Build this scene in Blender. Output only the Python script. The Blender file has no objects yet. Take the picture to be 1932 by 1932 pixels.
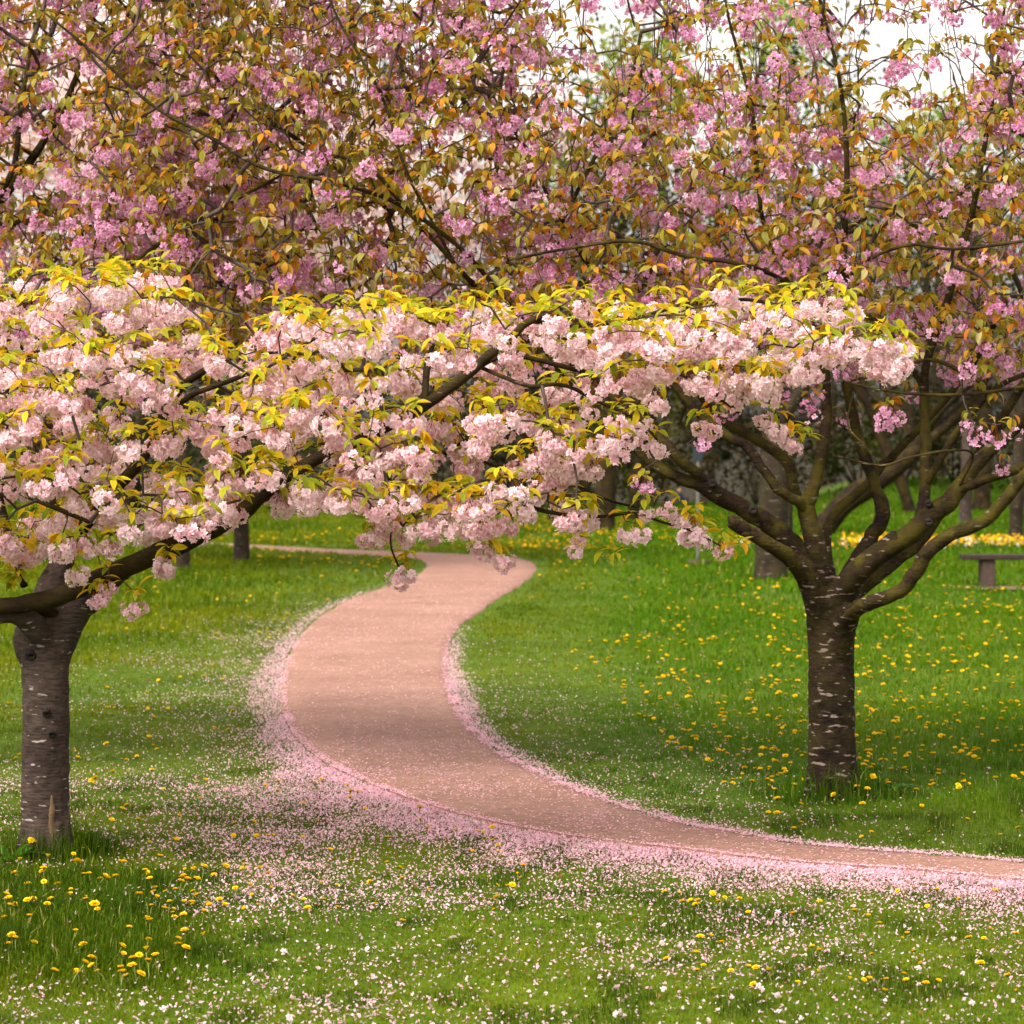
import bpy, math, time
import numpy as np
from mathutils import Vector, Matrix, Euler

T0 = time.time()
S = bpy.context.scene
COL = S.collection
rng = np.random.default_rng(11)
PI = math.pi

# ------------------------------------------------------------------ camera
F = 6000.0          # focal length in photo units (the photo is 1932 such units wide)
H = 2.5             # eye height
PITCH = math.atan(196.0 / F)
cam_d = bpy.data.cameras.new('camera')
cam = bpy.data.objects.new('camera', cam_d)
COL.objects.link(cam)
cam_d.sensor_width = 36
cam_d.lens = F / 1932 * 36
cam_d.clip_start = 0.1
cam_d.clip_end = 3000
cam.location = (0, 0, H)
cam.rotation_euler = (PI / 2 - PITCH, 0, 0)
cam_d.dof.use_dof = True
cam_d.dof.focus_distance = 16.8
cam_d.dof.aperture_fstop = 5.0
S.camera = cam

# ------------------------------------------------------------------ sky, sun, exposure
SUN_EL, SUN_ROT = math.radians(52), math.radians(215)
W = bpy.data.worlds.new('World')
S.world = W
W.use_nodes = True
nt = W.node_tree
bg = nt.nodes['Background']
sky = nt.nodes.new('ShaderNodeTexSky')
sky.sky_type = 'NISHITA'
sky.sun_disc = False
sky.sun_elevation = SUN_EL
sky.sun_rotation = SUN_ROT
sky.dust_density = 4.0
sky.air_density = 1.0
hsv = nt.nodes.new('ShaderNodeHueSaturation')       # overcast: the blue of the sky washed out
hsv.inputs['Saturation'].default_value = 0.10
tint = nt.nodes.new('ShaderNodeMix')
tint.data_type = 'RGBA'
tint.blend_type = 'MULTIPLY'
tint.inputs[0].default_value = 1.0
tint.inputs[7].default_value = (1.0, 0.93, 0.90, 1)
nt.links.new(sky.outputs[0], hsv.inputs['Color'])
nt.links.new(hsv.outputs[0], tint.inputs[6])
nt.links.new(tint.outputs[2], bg.inputs[0])
bg.inputs[1].default_value = 0.15
sun_d = bpy.data.lights.new('sun', 'SUN')
sun = bpy.data.objects.new('sun', sun_d)
COL.objects.link(sun)
sun_d.energy = 1.5
sun_d.angle = math.radians(25)
sun_d.color = (1.0, 0.95, 0.86)
# direction towards the sun: behind the camera's left shoulder, high
sdir = Vector((math.sin(SUN_ROT) * math.cos(SUN_EL), math.cos(SUN_ROT) * math.cos(SUN_EL), math.sin(SUN_EL)))
sun.rotation_euler = sdir.to_track_quat('Z', 'Y').to_euler()
S.view_settings.view_transform = 'Standard'
S.view_settings.look = 'None'
S.view_settings.gamma = 1
S.view_settings.use_curve_mapping = False
S.view_settings.exposure = 1.4
S.cycles.max_bounces = 10
S.cycles.diffuse_bounces = 6
S.cycles.transmission_bounces = 6
S.cycles.use_denoising = True
S.cycles.denoiser = 'OPENIMAGEDENOISE'
S.cycles.denoising_prefilter = 'ACCURATE'

# ------------------------------------------------------------------ measuring from the photo
cp, sp = math.cos(PITCH), math.sin(PITCH)


def ray(px, py):
    x = (np.asarray(px, float) - 966) / F
    v = (966 - np.asarray(py, float)) / F
    return x, cp + v * sp, -sp + v * cp     # world direction (right, forward, up)


def gp(px, py, z=0.0):
    """point of the ground seen at a photo position"""
    x, y, u = ray(px, py)
    t = (z - H) / u
    return x * t, y * t


def at(px, py, Y):
    """point seen at a photo position, Y metres in front of the camera"""
    x, y, u = ray(px, py)
    t = np.asarray(Y, float) / y
    return np.stack([x * t, y * t, H + u * t], -1)


def proj(P):
    P = np.asarray(P, float)
    y = P[..., 1] * cp - (P[..., 2] - H) * sp
    v = P[..., 1] * sp + (P[..., 2] - H) * cp
    return 966 + F * P[..., 0] / y, 966 - F * v / y


def smooth(a, b, x):
    t = np.clip((np.asarray(x, float) - a) / (b - a), 0, 1)
    return t * t * (3 - 2 * t)


# cheap smooth value noise
_NG = np.random.default_rng(5).random((256, 256))


def noise2(x, y):
    x = np.asarray(x, float); y = np.asarray(y, float)
    xi = np.floor(x).astype(int); yi = np.floor(y).astype(int)
    fx = x - xi; fy = y - yi
    fx = fx * fx * (3 - 2 * fx); fy = fy * fy * (3 - 2 * fy)
    g = lambda a, b: _NG[a & 255, b & 255]
    return (g(xi, yi) * (1 - fx) + g(xi + 1, yi) * fx) * (1 - fy) + (g(xi, yi + 1) * (1 - fx) + g(xi + 1, yi + 1) * fx) * fy


# ------------------------------------------------------------------ mesh helpers
def mesh(name, V, faces, mat=None, col=None, smooth_shade=True):
    """faces: list of (M,k) int arrays. col: (N,3) per-point colour"""
    V = np.asarray(V, np.float32).reshape(-1, 3)
    me = bpy.data.meshes.new(name)
    faces = [np.asarray(f, np.int32) for f in faces if len(f)]
    me.vertices.add(len(V))
    me.vertices.foreach_set('co', V.ravel())
    nl = sum(f.size for f in faces)
    me.loops.add(nl)
    me.loops.foreach_set('vertex_index', np.concatenate([f.ravel() for f in faces]))
    tot = np.concatenate([np.full(len(f), f.shape[1], np.int32) for f in faces])
    st = np.concatenate([[0], np.cumsum(tot)[:-1]]).astype(np.int32)
    me.polygons.add(len(tot))
    me.polygons.foreach_set('loop_start', st)
    me.polygons.foreach_set('loop_total', tot)
    me.polygons.foreach_set('use_smooth', np.full(len(tot), smooth_shade, bool))
    if col is not None:
        a = me.attributes.new('tone', 'FLOAT_COLOR', 'POINT')
        c = np.ones((len(V), 4), np.float32)
        c[:, :3] = col
        a.data.foreach_set('color', c.ravel())
    me.update(calc_edges=True)
    if mat:
        me.materials.append(mat)
    return me


def obj(name, me, parent=None, loc=(0, 0, 0), rot=None, scale=None):
    o = bpy.data.objects.new(name, me)
    COL.objects.link(o)
    if parent:
        o.parent = parent
    o.location = loc
    if rot is not None:
        o.rotation_euler = rot
    if scale is not None:
        o.scale = (scale,) * 3 if np.isscalar(scale) else scale
    return o


def tag(o, label=None, cat=None, group=None, kind=None):
    if label: o['label'] = label
    if cat: o['category'] = cat
    if group: o['group'] = group
    if kind: o['kind'] = kind
    return o


def thing(name, label, cat, loc, group=None):
    return tag(obj(name, None, loc=loc), label, cat, group)


class MB:
    def __init__(s):
        s.V = []; s.F = {3: [], 4: []}; s.C = []; s.n = 0

    def add(s, V, *faces, col=None):
        V = np.asarray(V, float).reshape(-1, 3)
        s.V.append(V)
        for f in faces:
            f = np.asarray(f, np.int64)
            if len(f): s.F[f.shape[1]].append(f + s.n)
        if col is not None:
            s.C.append(np.broadcast_to(np.asarray(col, float), V.shape))
        s.n += len(V)

    def arrays(s):
        return np.concatenate(s.V), [np.concatenate(v) for v in s.F.values() if v], (np.concatenate(s.C) if s.C else None)

    def mesh(s, name, mat, smooth_shade=True):
        V, Fc, C = s.arrays()
        return mesh(name, V, Fc, mat, C, smooth_shade)


def catmull(P, n):
    """resample a polyline smoothly; P (k,m)"""
    P = np.asarray(P, float)
    if len(P) < 3:
        t = np.linspace(0, 1, n)[:, None]
        return P[0] * (1 - t) + P[-1] * t
    Q = np.vstack([2 * P[0] - P[1], P, 2 * P[-1] - P[-2]])
    u = np.linspace(0, len(P) - 1 - 1e-9, n)
    i = u.astype(int); t = (u - i)[:, None]
    a, b, c, d = Q[i], Q[i + 1], Q[i + 2], Q[i + 3]
    return 0.5 * (2 * b + (c - a) * t + (2 * a - 5 * b + 4 * c - d) * t ** 2 + (3 * b - a - 3 * c + d) * t ** 3)


def tube(P, R, seg=12, bump=0.0, seed=0, cap=True):
    """rings along P with radii R; bump = relative lumpiness. -> V, quads, tris"""
    P = np.asarray(P, float); R = np.asarray(R, float)
    n = len(P)
    T = np.gradient(P, axis=0)
    T /= np.linalg.norm(T, axis=1)[:, None] + 1e-9
    up = np.array([0.13, 0.97, 0.21]) if abs(T[0][1]) < 0.9 else np.array([1.0, 0, 0])
    N = np.zeros_like(P)
    a = up - T[0] * (up @ T[0])
    N[0] = a / np.linalg.norm(a)
    for i in range(1, n):
        a = N[i - 1] - T[i] * (N[i - 1] @ T[i])
        N[i] = a / (np.linalg.norm(a) + 1e-9)
    B = np.cross(T, N)
    th = np.linspace(0, 2 * PI, seg, endpoint=False)
    ang = np.broadcast_to(th, (n, seg))
    s = np.concatenate([[0], np.cumsum(np.linalg.norm(np.diff(P, axis=0), axis=1))])[:, None]
    rr = R[:, None] * np.ones((1, seg))
    if bump:
        k = 1.0 / max(R.mean(), 1e-4)
        u = seed * 7.3 + s * k * 0.55
        nn = (noise2(u + np.cos(ang) * 1.3 + 40, np.sin(ang) * 1.3 + seed * 3.1 + 40) - 0.5) * 2 + (noise2(u * 2.7 + np.cos(ang) * 2.2 + 90, np.sin(ang) * 2.2 + seed + 90) - 0.5)
        rr = rr * (1 + bump * nn)
    V = P[:, None, :] + rr[..., None] * (np.cos(ang)[..., None] * N[:, None, :] + np.sin(ang)[..., None] * B[:, None, :])
    V = V.reshape(-1, 3)
    i = np.arange(n - 1)[:, None] * seg; j = np.arange(seg)[None, :]; j2 = (j + 1) % seg
    quads = np.stack([i + j, i + j2, i + seg + j2, i + seg + j], -1).reshape(-1, 4)
    tris = np.zeros((0, 3), int)
    if cap:
        V = np.vstack([V, P[:1], P[-1:]])
        c0, c1 = n * seg, n * seg + 1
        jj = np.arange(seg); j2 = (jj + 1) % seg
        tris = np.vstack([np.stack([np.full(seg, c0), j2, jj], -1), np.stack([np.full(seg, c1), (n - 1) * seg + jj, (n - 1) * seg + j2], -1)])
    return V, quads, tris


def bake(temps, which, M, L, tints=None):
    """join many copies. temps: list of (V, faces list, C); which: template index per copy; M (n,3,3); L (n,3)"""
    mb = MB()
    for t, (V, Fs, C) in enumerate(temps):
        idx = np.where(which == t)[0]
        if not len(idx): continue
        P = np.einsum('nij,vj->nvi', M[idx], V) + L[idx][:, None, :]
        off = (np.arange(len(idx)) * len(V))[:, None, None]
        fs = [(f[None] + off).reshape(-1, f.shape[1]) for f in Fs]
        c = np.broadcast_to(C[None], (len(idx),) + C.shape)
        if tints is not None:
            c = c * tints[idx][:, None, :]
        mb.add(P.reshape(-1, 3), *fs, col=c.reshape(-1, 3))
    return mb


def rotm(e):
    """euler xyz (n,3) -> matrices, as Blender's XYZ order"""
    e = np.asarray(e, float)
    cx, cy, cz = np.cos(e).T; sx, sy, sz = np.sin(e).T
    M = np.empty((len(e), 3, 3))
    M[:, 0, 0] = cy * cz; M[:, 0, 1] = sx * sy * cz - cx * sz; M[:, 0, 2] = cx * sy * cz + sx * sz
    M[:, 1, 0] = cy * sz; M[:, 1, 1] = sx * sy * sz + cx * cz; M[:, 1, 2] = cx * sy * sz - sx * cz
    M[:, 2, 0] = -sy; M[:, 2, 1] = sx * cy; M[:, 2, 2] = cx * cy
    return M


# ------------------------------------------------------------------ materials
def newmat(name):
    m = bpy.data.materials.new(name)
    m.use_nodes = True
    n = m.node_tree
    n.nodes.clear()
    out = n.nodes.new('ShaderNodeOutputMaterial')
    return m, n, out


def leafy(name, trans=0.4, rough=0.55, spec=0.25, gain=(1, 1, 1), tgain=(1, 1, 1)):
    """thin petals and leaves: colour from the piece itself, some light through"""
    m, n, out = newmat(name)
    at_ = n.nodes.new('ShaderNodeAttribute'); at_.attribute_name = 'tone'
    mx = n.nodes.new('ShaderNodeMix'); mx.data_type = 'RGBA'; mx.blend_type = 'MULTIPLY'; mx.inputs[0].default_value = 1
    mx.inputs[7].default_value = (*gain, 1)
    n.links.new(at_.outputs['Color'], mx.inputs[6])
    p = n.nodes.new('ShaderNodeBsdfPrincipled')
    p.inputs['Roughness'].default_value = rough
    p.inputs['Specular IOR Level'].default_value = spec
    n.links.new(mx.outputs[2], p.inputs['Base Color'])
    t = n.nodes.new('ShaderNodeBsdfTranslucent')
    mt = n.nodes.new('ShaderNodeMix'); mt.data_type = 'RGBA'; mt.blend_type = 'MULTIPLY'; mt.inputs[0].default_value = 1
    mt.inputs[7].default_value = (*tgain, 1)
    n.links.new(mx.outputs[2], mt.inputs[6])
    n.links.new(mt.outputs[2], t.inputs[0])
    s = n.nodes.new('ShaderNodeMixShader'); s.inputs[0].default_value = trans
    n.links.new(p.outputs[0], s.inputs[1]); n.links.new(t.outputs[0], s.inputs[2])
    n.links.new(s.outputs[0], out.inputs[0])
    return m


def ramp(n, stops, interp='LINEAR'):
    r = n.nodes.new('ShaderNodeValToRGB')
    r.color_ramp.interpolation = interp
    e = r.color_ramp.elements
    e[0].position, e[0].color = stops[0][0], (*stops[0][1], 1)
    e[1].position, e[1].color = stops[-1][0], (*stops[-1][1], 1)
    for p, c in stops[1:-1]:
        x = e.new(p); x.color = (*c, 1)
    return r


def noise_node(n, scale, detail=4, vec=None, rough=0.6):
    t = n.nodes.new('ShaderNodeTexNoise')
    t.inputs['Scale'].default_value = scale
    t.inputs['Detail'].default_value = detail
    t.inputs['Roughness'].default_value = rough
    if vec is not None: n.links.new(vec, t.inputs['Vector'])
    return t


def mixc(n, fac, a, b, mode='MIX'):
    m = n.nodes.new('ShaderNodeMix'); m.data_type = 'RGBA'; m.blend_type = mode
    for sock, v in ((m.inputs[0], fac), (m.inputs[6], a), (m.inputs[7], b)):
        if isinstance(v, (int, float)): sock.default_value = v
        elif isinstance(v, tuple): sock.default_value = (*v, 1)
        else: n.links.new(v, sock)
    return m.outputs[2]


def bark(name, dark, light, moss, moss_amt, lent, lent_thr=0.63, band=(7, 7, 34)):
    m, n, out = newmat(name)
    tc = n.nodes.new('ShaderNodeTexCoord')
    mp = n.nodes.new('ShaderNodeMapping'); mp.inputs['Scale'].default_value = band
    n.links.new(tc.outputs['Object'], mp.inputs['Vector'])
    big = noise_node(n, 2.3, 4, tc.outputs['Object'])
    rb = ramp(n, [(0.3, dark), (0.72, light)])
    n.links.new(big.outputs['Fac'], rb.inputs[0])
    # fine horizontal rings of the bark
    st = noise_node(n, 2.2, 5, mp.outputs['Vector'], 0.65)
    rs = ramp(n, [(0.36, (0.45, 0.42, 0.40)), (0.5, (0.95, 0.93, 0.9)), (0.68, (1.45, 1.35, 1.25))])
    n.links.new(st.outputs['Fac'], rs.inputs[0])
    c = mixc(n, 0.85, rb.outputs[0], rs.outputs[0], 'MULTIPLY')
    # moss and algae on limbs
    mo = noise_node(n, 5.0, 5, tc.outputs['Object'], 0.7)
    rm = ramp(n, [(0.42, (0, 0, 0)), (0.62, (1, 1, 1))])
    n.links.new(mo.outputs['Fac'], rm.inputs[0])
    mm = n.nodes.new('ShaderNodeMath'); mm.operation = 'MULTIPLY'; mm.inputs[1].default_value = moss_amt
    n.links.new(rm.outputs[0], mm.inputs[0])
    c = mixc(n, mm.outputs[0], c, moss)
    # pale dashes (lenticels and scars)
    mp2 = n.nodes.new('ShaderNodeMapping'); mp2.inputs['Scale'].default_value = (11, 11, 40)
    n.links.new(tc.outputs['Object'], mp2.inputs['Vector'])
    le = noise_node(n, 1.0, 2, mp2.outputs['Vector'], 0.5)
    rl = ramp(n, [(lent_thr, (0, 0, 0)), (lent_thr + 0.045, (1, 1, 1))])
    n.links.new(le.outputs['Fac'], rl.inputs[0])
    ml = n.nodes.new('ShaderNodeMath'); ml.operation = 'MULTIPLY'; ml.inputs[1].default_value = 0.85
    n.links.new(rl.outputs[0], ml.inputs[0])
    c = mixc(n, ml.outputs[0], c, lent)
    p = n.nodes.new('ShaderNodeBsdfPrincipled')
    p.inputs['Roughness'].default_value = 0.8
    p.inputs['Specular IOR Level'].default_value = 0.1
    n.links.new(c, p.inputs['Base Color'])
    b = n.nodes.new('ShaderNodeBump'); b.inputs['Strength'].default_value = 0.8; b.inputs['Distance'].default_value = 0.012
    ad = n.nodes.new('ShaderNodeMath'); ad.operation = 'ADD'
    n.links.new(st.outputs['Fac'], ad.inputs[0]); n.links.new(mo.outputs['Fac'], ad.inputs[1])
    n.links.new(ad.outputs[0], b.inputs['Height'])
    n.links.new(b.outputs[0], p.inputs['Normal'])
    n.links.new(p.outputs[0], out.inputs[0])
    return m


def plain(name, c, rough=0.7, var=0.25, scale=20.0, bump=0.2):
    m, n, out = newmat(name)
    tc = n.nodes.new('ShaderNodeTexCoord')
    t = noise_node(n, scale, 5, tc.outputs['Object'])
    r = ramp(n, [(0.3, tuple(x * (1 - var) for x in c)), (0.7, tuple(min(1, x * (1 + var)) for x in c))])
    n.links.new(t.outputs['Fac'], r.inputs[0])
    p = n.nodes.new('ShaderNodeBsdfPrincipled'); p.inputs['Roughness'].default_value = rough
    p.inputs['Specular IOR Level'].default_value = 0.3
    n.links.new(r.outputs[0], p.inputs['Base Color'])
    if bump:
        b = n.nodes.new('ShaderNodeBump'); b.inputs['Strength'].default_value = bump; b.inputs['Distance'].default_value = 0.01
        n.links.new(t.outputs['Fac'], b.inputs['Height']); n.links.new(b.outputs[0], p.inputs['Normal'])
    n.links.new(p.outputs[0], out.inputs[0])
    return m


M_PETAL_PALE = leafy('pale_petal', 0.48, 0.7, 0.08)
M_PETAL_PINK = leafy('pink_petal', 0.48, 0.7, 0.08)
M_LEAF = leafy('young_leaf', 0.45, 0.5, 0.14, tgain=(1.25, 1.2, 0.6))
M_GRASS = leafy('grass_blade', 0.4, 0.65, 0.06)
M_FLOWER = leafy('meadow_flower', 0.25, 0.6, 0.2)
M_GREEN = leafy('tree_foliage', 0.28, 0.6, 0.1)
M_BARK_DARK = bark('dark_cherry_bark', (0.010, 0.006, 0.004), (0.034, 0.021, 0.011), (0.066, 0.054, 0.006), 0.8, (0.15, 0.12, 0.085), 0.66)
M_BARK_TRUNK = bark('dark_trunk_bark', (0.008, 0.005, 0.0035), (0.032, 0.019, 0.011), (0.036, 0.030, 0.005), 0.55, (0.21, 0.16, 0.13), 0.625)
M_BARK_GREY = bark('grey_cherry_bark', (0.032, 0.022, 0.018), (0.085, 0.062, 0.053), (0.05, 0.036, 0.014), 0.15, (0.32, 0.27, 0.25), 0.66)
M_BARK_LIMB = bark('dark_limb_bark', (0.008, 0.005, 0.0035), (0.026, 0.016, 0.009), (0.055, 0.040, 0.005), 0.5, (0.13, 0.10, 0.075), 0.68)
M_BARK_FAR = bark('weathered_bark', (0.014, 0.010, 0.007), (0.045, 0.032, 0.022), (0.04, 0.036, 0.010), 0.45, (0.15, 0.12, 0.09), 0.64)
M_TWIG = plain('twig_bark', (0.048, 0.032, 0.023), 0.7, 0.5, 9.0, 0)
M_BENCH_TOP = plain('weathered_board', (0.026, 0.015, 0.009), 0.65, 0.4, 14, 0.4)
M_STONE = plain('concrete_block', (0.052, 0.034, 0.024), 0.85, 0.3, 18, 0.4)
M_POLE = plain('galvanised_metal', (0.12, 0.12, 0.105), 0.45, 0.15, 12, 0)
M_SIGN = plain('blue_sign_face', (0.022, 0.030, 0.038), 0.4, 0.1, 4, 0)
M_CLOTH = plain('navy_cloth', (0.012, 0.014, 0.026), 0.8, 0.2, 30, 0)
M_SKIN = plain('skin', (0.42, 0.21, 0.13), 0.55, 0.05, 30, 0)
M_HAIR = plain('auburn_hair', (0.10, 0.035, 0.012), 0.6, 0.2, 60, 0)
M_SOIL = plain('bare_soil', (0.16, 0.10, 0.055), 0.95, 0.35, 9, 0.3)
M_TORN = plain('torn_bark_wood', (0.105, 0.062, 0.032), 0.8, 0.35, 22, 0.5)
M_KNOT = plain('bark_knot', (0.016, 0.010, 0.007), 0.85, 0.4, 40, 0.5)

# ------------------------------------------------------------------ path outline (photo positions in its 4096 pixels)
OUTER = [(4700, 3590), (4096, 3536), (3784, 3507), (3639, 3492), (3350, 3474), (3133, 3458), (2917, 3434), (2700, 3407), (2450, 3380), (2240, 3352), (2059, 3319), (1878, 3281), (1697, 3227), (1552, 3176), (1407, 3116), (1300, 3062), (1225, 3005), (1166, 2942), (1128, 2861), (1112, 2785), (1118, 2715), (1139, 2640), (1197, 2538), (1280, 2464), (1404, 2397), (1528, 2354), (1636, 2315), (1694, 2281), (1704, 2258), (1672, 2238), (1600, 2228), (1487, 2222), (1280, 2212), (998, 2197), (849, 2188), (500, 2170), (-100, 2142)]
INNER = [(4700, 3500), (4096, 3458), (3856, 3436), (3567, 3414), (3350, 3397), (3133, 3371), (2917, 3333), (2700, 3294), (2480, 3228), (2277, 3152), (2132, 3084), (1987, 2998), (1887, 2905), (1827, 2800), (1802, 2700), (1801, 2640), (1814, 2552), (1859, 2494), (1942, 2437), (1992, 2397), (2066, 2354), (2122, 2315), (2149, 2283), (2139, 2257), (2095, 2240), (2020, 2229), (1859, 2219), (1611, 2209), (1280, 2196), (998, 2181), (849, 2172), (500, 2154), (-100, 2126)]
K = 1932 / 4096.0


def outline(L, n):
    P = np.array(L, float) * K
    x, y = gp(P[:, 0], P[:, 1])
    return catmull(np.stack([x, y], -1), n)


EO, EI = outline(OUTER, 260), outline(INNER, 260)
POLY = np.vstack([EO, EI[::-1]])


def in_poly(x, y, P):
    x = np.asarray(x); y = np.asarray(y)
    r = np.zeros(x.shape, bool)
    a = P; b = np.roll(P, -1, axis=0)
    for (x0, y0), (x1, y1) in zip(a, b):
        c = ((y0 > y) != (y1 > y))
        if abs(y1 - y0) > 1e-12:
            r ^= c & (x < (x1 - x0) * (y - y0) / (y1 - y0) + x0)
    return r


# distance to the two path edges on a grid, looked up later
GX = np.arange(-16, 16.01, 0.10); GY = np.arange(9, 70.01, 0.12)
gxx, gyy = np.meshgrid(GX, GY, indexing='ij')


def seg_dist(x, y, E):
    d = np.full(x.shape, 1e9)
    for (x0, y0), (x1, y1) in zip(E[:-1], E[1:]):
        dx, dy = x1 - x0, y1 - y0
        t = np.clip(((x - x0) * dx + (y - y0) * dy) / (dx * dx + dy * dy + 1e-12), 0, 1)
        d = np.minimum(d, (x - x0 - t * dx) ** 2 + (y - y0 - t * dy) ** 2)
    return np.sqrt(d)


D_O = seg_dist(gxx, gyy, EO[::2]); D_I = seg_dist(gxx, gyy, EI[::2])
INP = in_poly(gxx, gyy, POLY)


def look(Gd, x, y):
    u = np.clip((np.asarray(x, float) - GX[0]) / 0.10, 0, len(GX) - 1.001); v = np.clip((np.asarray(y, float) - GY[0]) / 0.12, 0, len(GY) - 1.001)
    i = u.astype(int); j = v.astype(int); fu = u - i; fv = v - j
    return (Gd[i, j] * (1 - fu) + Gd[i + 1, j] * fu) * (1 - fv) + (Gd[i, j + 1] * (1 - fu) + Gd[i + 1, j + 1] * fu) * fv


SD = np.where(INP, -1, 1) * np.minimum(D_O, D_I)      # signed: negative on the path


def gz(x, y):
    """height of the ground"""
    x = np.asarray(x, float); y = np.asarray(y, float)
    sd = look(SD, x, y)
    m = smooth(0.25, 1.6, sd)
    und = (noise2(x * 0.55 + 20, y * 0.4 + 7) - 0.5) * 0.10 + (noise2(x * 1.7, y * 1.3 + 31) - 0.5) * 0.03
    z = und * m * smooth(70, 60, y)
    z = z - 0.03 * np.clip(y - 82, 0, 190)                       # beyond the lawn the park falls away
    z = z + 0.75 * smooth(6.5, 10, x) * smooth(74, 84, y) * smooth(140, 100, y)   # grassy bank at the back, far right
    return z


# ------------------------------------------------------------------ ground and path
def ground():
    ys = np.concatenate([np.arange(-30, 9, 3.0), np.arange(9, 34, 0.22), np.arange(34, 70, 0.5), np.arange(70, 130, 2.0), np.array([140, 160, 185, 215, 250, 290, 340, 420, 560, 800, 1200, 2000.])])
    xs = np.concatenate([-np.array([1500, 800, 400, 200, 120, 80, 55, 40, 30, 22.]), np.arange(-16, 16.01, 0.25), np.array([22, 30, 40, 55, 80, 120, 200, 400, 800, 1500.])])
    X, Y = np.meshgrid(xs, ys, indexing='ij')
    Z = gz(X, Y)
    V = np.stack([X, Y, Z], -1).reshape(-1, 3)
    i = np.arange(len(xs) - 1)[:, None] * len(ys); j = np.arange(len(ys) - 1)[None]
    q = np.stack([i + j, i + len(ys) + j, i + len(ys) + j + 1, i + j + 1], -1).reshape(-1, 4)
    m, n, out = newmat('lawn_ground')
    tc = n.nodes.new('ShaderNodeTexCoord')
    a = noise_node(n, 0.7, 5, tc.outputs['Object'])
    b = noise_node(n, 9.0, 6, tc.outputs['Object'], 0.75)
    ra = ramp(n, [(0.3, (0.034, 0.064, 0.003)), (0.55, (0.060, 0.105, 0.004)), (0.75, (0.090, 0.130, 0.006))])
    n.links.new(a.outputs['Fac'], ra.inputs[0])
    rb = ramp(n, [(0.3, (0.5, 0.5, 0.5)), (0.7, (1.4, 1.35, 1.2))])
    n.links.new(b.outputs['Fac'], rb.inputs[0])
    c = mixc(n, 1.0, ra.outputs[0], rb.outputs[0], 'MULTIPLY')
    # brown woodland floor past the lawn; its dark colour stands in for tree shade
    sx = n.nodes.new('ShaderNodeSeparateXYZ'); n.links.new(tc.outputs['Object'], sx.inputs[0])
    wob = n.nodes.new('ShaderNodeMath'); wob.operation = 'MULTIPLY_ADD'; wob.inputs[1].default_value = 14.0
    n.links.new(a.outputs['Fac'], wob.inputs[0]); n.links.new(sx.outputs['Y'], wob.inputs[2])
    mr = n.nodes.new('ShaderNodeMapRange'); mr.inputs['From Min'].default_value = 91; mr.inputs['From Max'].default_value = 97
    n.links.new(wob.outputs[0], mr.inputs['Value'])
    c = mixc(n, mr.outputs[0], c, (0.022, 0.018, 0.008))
    p = n.nodes.new('ShaderNodeBsdfPrincipled'); p.inputs['Roughness'].default_value = 0.9; p.inputs['Specular IOR Level'].default_value = 0.1
    n.links.new(c, p.inputs['Base Color'])
    n.links.new(p.outputs[0], out.inputs[0])
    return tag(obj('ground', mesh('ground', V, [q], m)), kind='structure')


ground()


def path():
    m, n, out = newmat('rosy_asphalt')
    tc = n.nodes.new('ShaderNodeTexCoord')
    a = noise_node(n, 0.8, 7, tc.outputs['Object'], 0.68)
    b = noise_node(n, 30.0, 5, tc.outputs['Object'], 0.85)
    d = noise_node(n, 12.0, 4, tc.outputs['Object'], 0.7)
    ra = ramp(n, [(0.3, (0.215, 0.112, 0.078)), (0.55, (0.270, 0.148, 0.108)), (0.75, (0.325, 0.188, 0.144))])
    n.links.new(a.outputs['Fac'], ra.inputs[0])
    rb = ramp(n, [(0.30, (0.34, 0.32, 0.30)), (0.44, (0.92, 0.92, 0.92)), (0.56, (1.04, 1.04, 1.04)), (0.70, (1.7, 1.66, 1.64))])
    n.links.new(b.outputs['Fac'], rb.inputs[0])
    rd = ramp(n, [(0.3, (0.72, 0.71, 0.70)), (0.7, (1.2, 1.2, 1.2))])
    n.links.new(d.outputs['Fac'], rd.inputs[0])
    c = mixc(n, 1.0, ra.outputs[0], rb.outputs[0], 'MULTIPLY')
    c = mixc(n, 1.0, c, rd.outputs[0], 'MULTIPLY')
    p = n.nodes.new('ShaderNodeBsdfPrincipled'); p.inputs['Roughness'].default_value = 0.85; p.inputs['Specular IOR Level'].default_value = 0.25
    n.links.new(c, p.inputs['Base Color'])
    bp = n.nodes.new('ShaderNodeBump'); bp.inputs['Strength'].default_value = 0.5; bp.inputs['Distance'].default_value = 0.006
    n.links.new(b.outputs['Fac'], bp.inputs['Height']); n.links.new(bp.outputs[0], p.inputs['Normal'])
    n.links.new(p.outputs[0], out.inputs[0])
    k = 9
    t = np.array([0, 0.015, 0.12, 0.3, 0.5, 0.7, 0.88, 0.985, 1.0])[None, :, None]
    wob = (noise2(np.arange(260) * 0.9, np.zeros(260)) - 0.5)[:, None] * 0.05
    A = EO + wob; B = EI + wob[::-1]
    P = A[:, None] * (1 - t) + B[:, None] * t
    Z = 0.012 + 0.012 * np.sin(t * PI)[..., 0] + np.zeros(P.shape[:2])
    Z[:, 0] = Z[:, -1] = -0.03
    V = np.concatenate([P, Z[..., None]], -1).reshape(-1, 3)
    i = np.arange(259)[:, None] * k; j = np.arange(k - 1)[None]
    q = np.stack([i + j, i + j + 1, i + k + j + 1, i + k + j], -1).reshape(-1, 4)[:, ::-1]
    o = obj('path', mesh('path', V, [q], m))
    tag(o, kind='structure')


path()

# ------------------------------------------------------------------ grass
LEFT_TRUNK = np.array(gp(86, 1606)); RIGHT_TRUNK = np.array(gp(1570, 1502))


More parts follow.
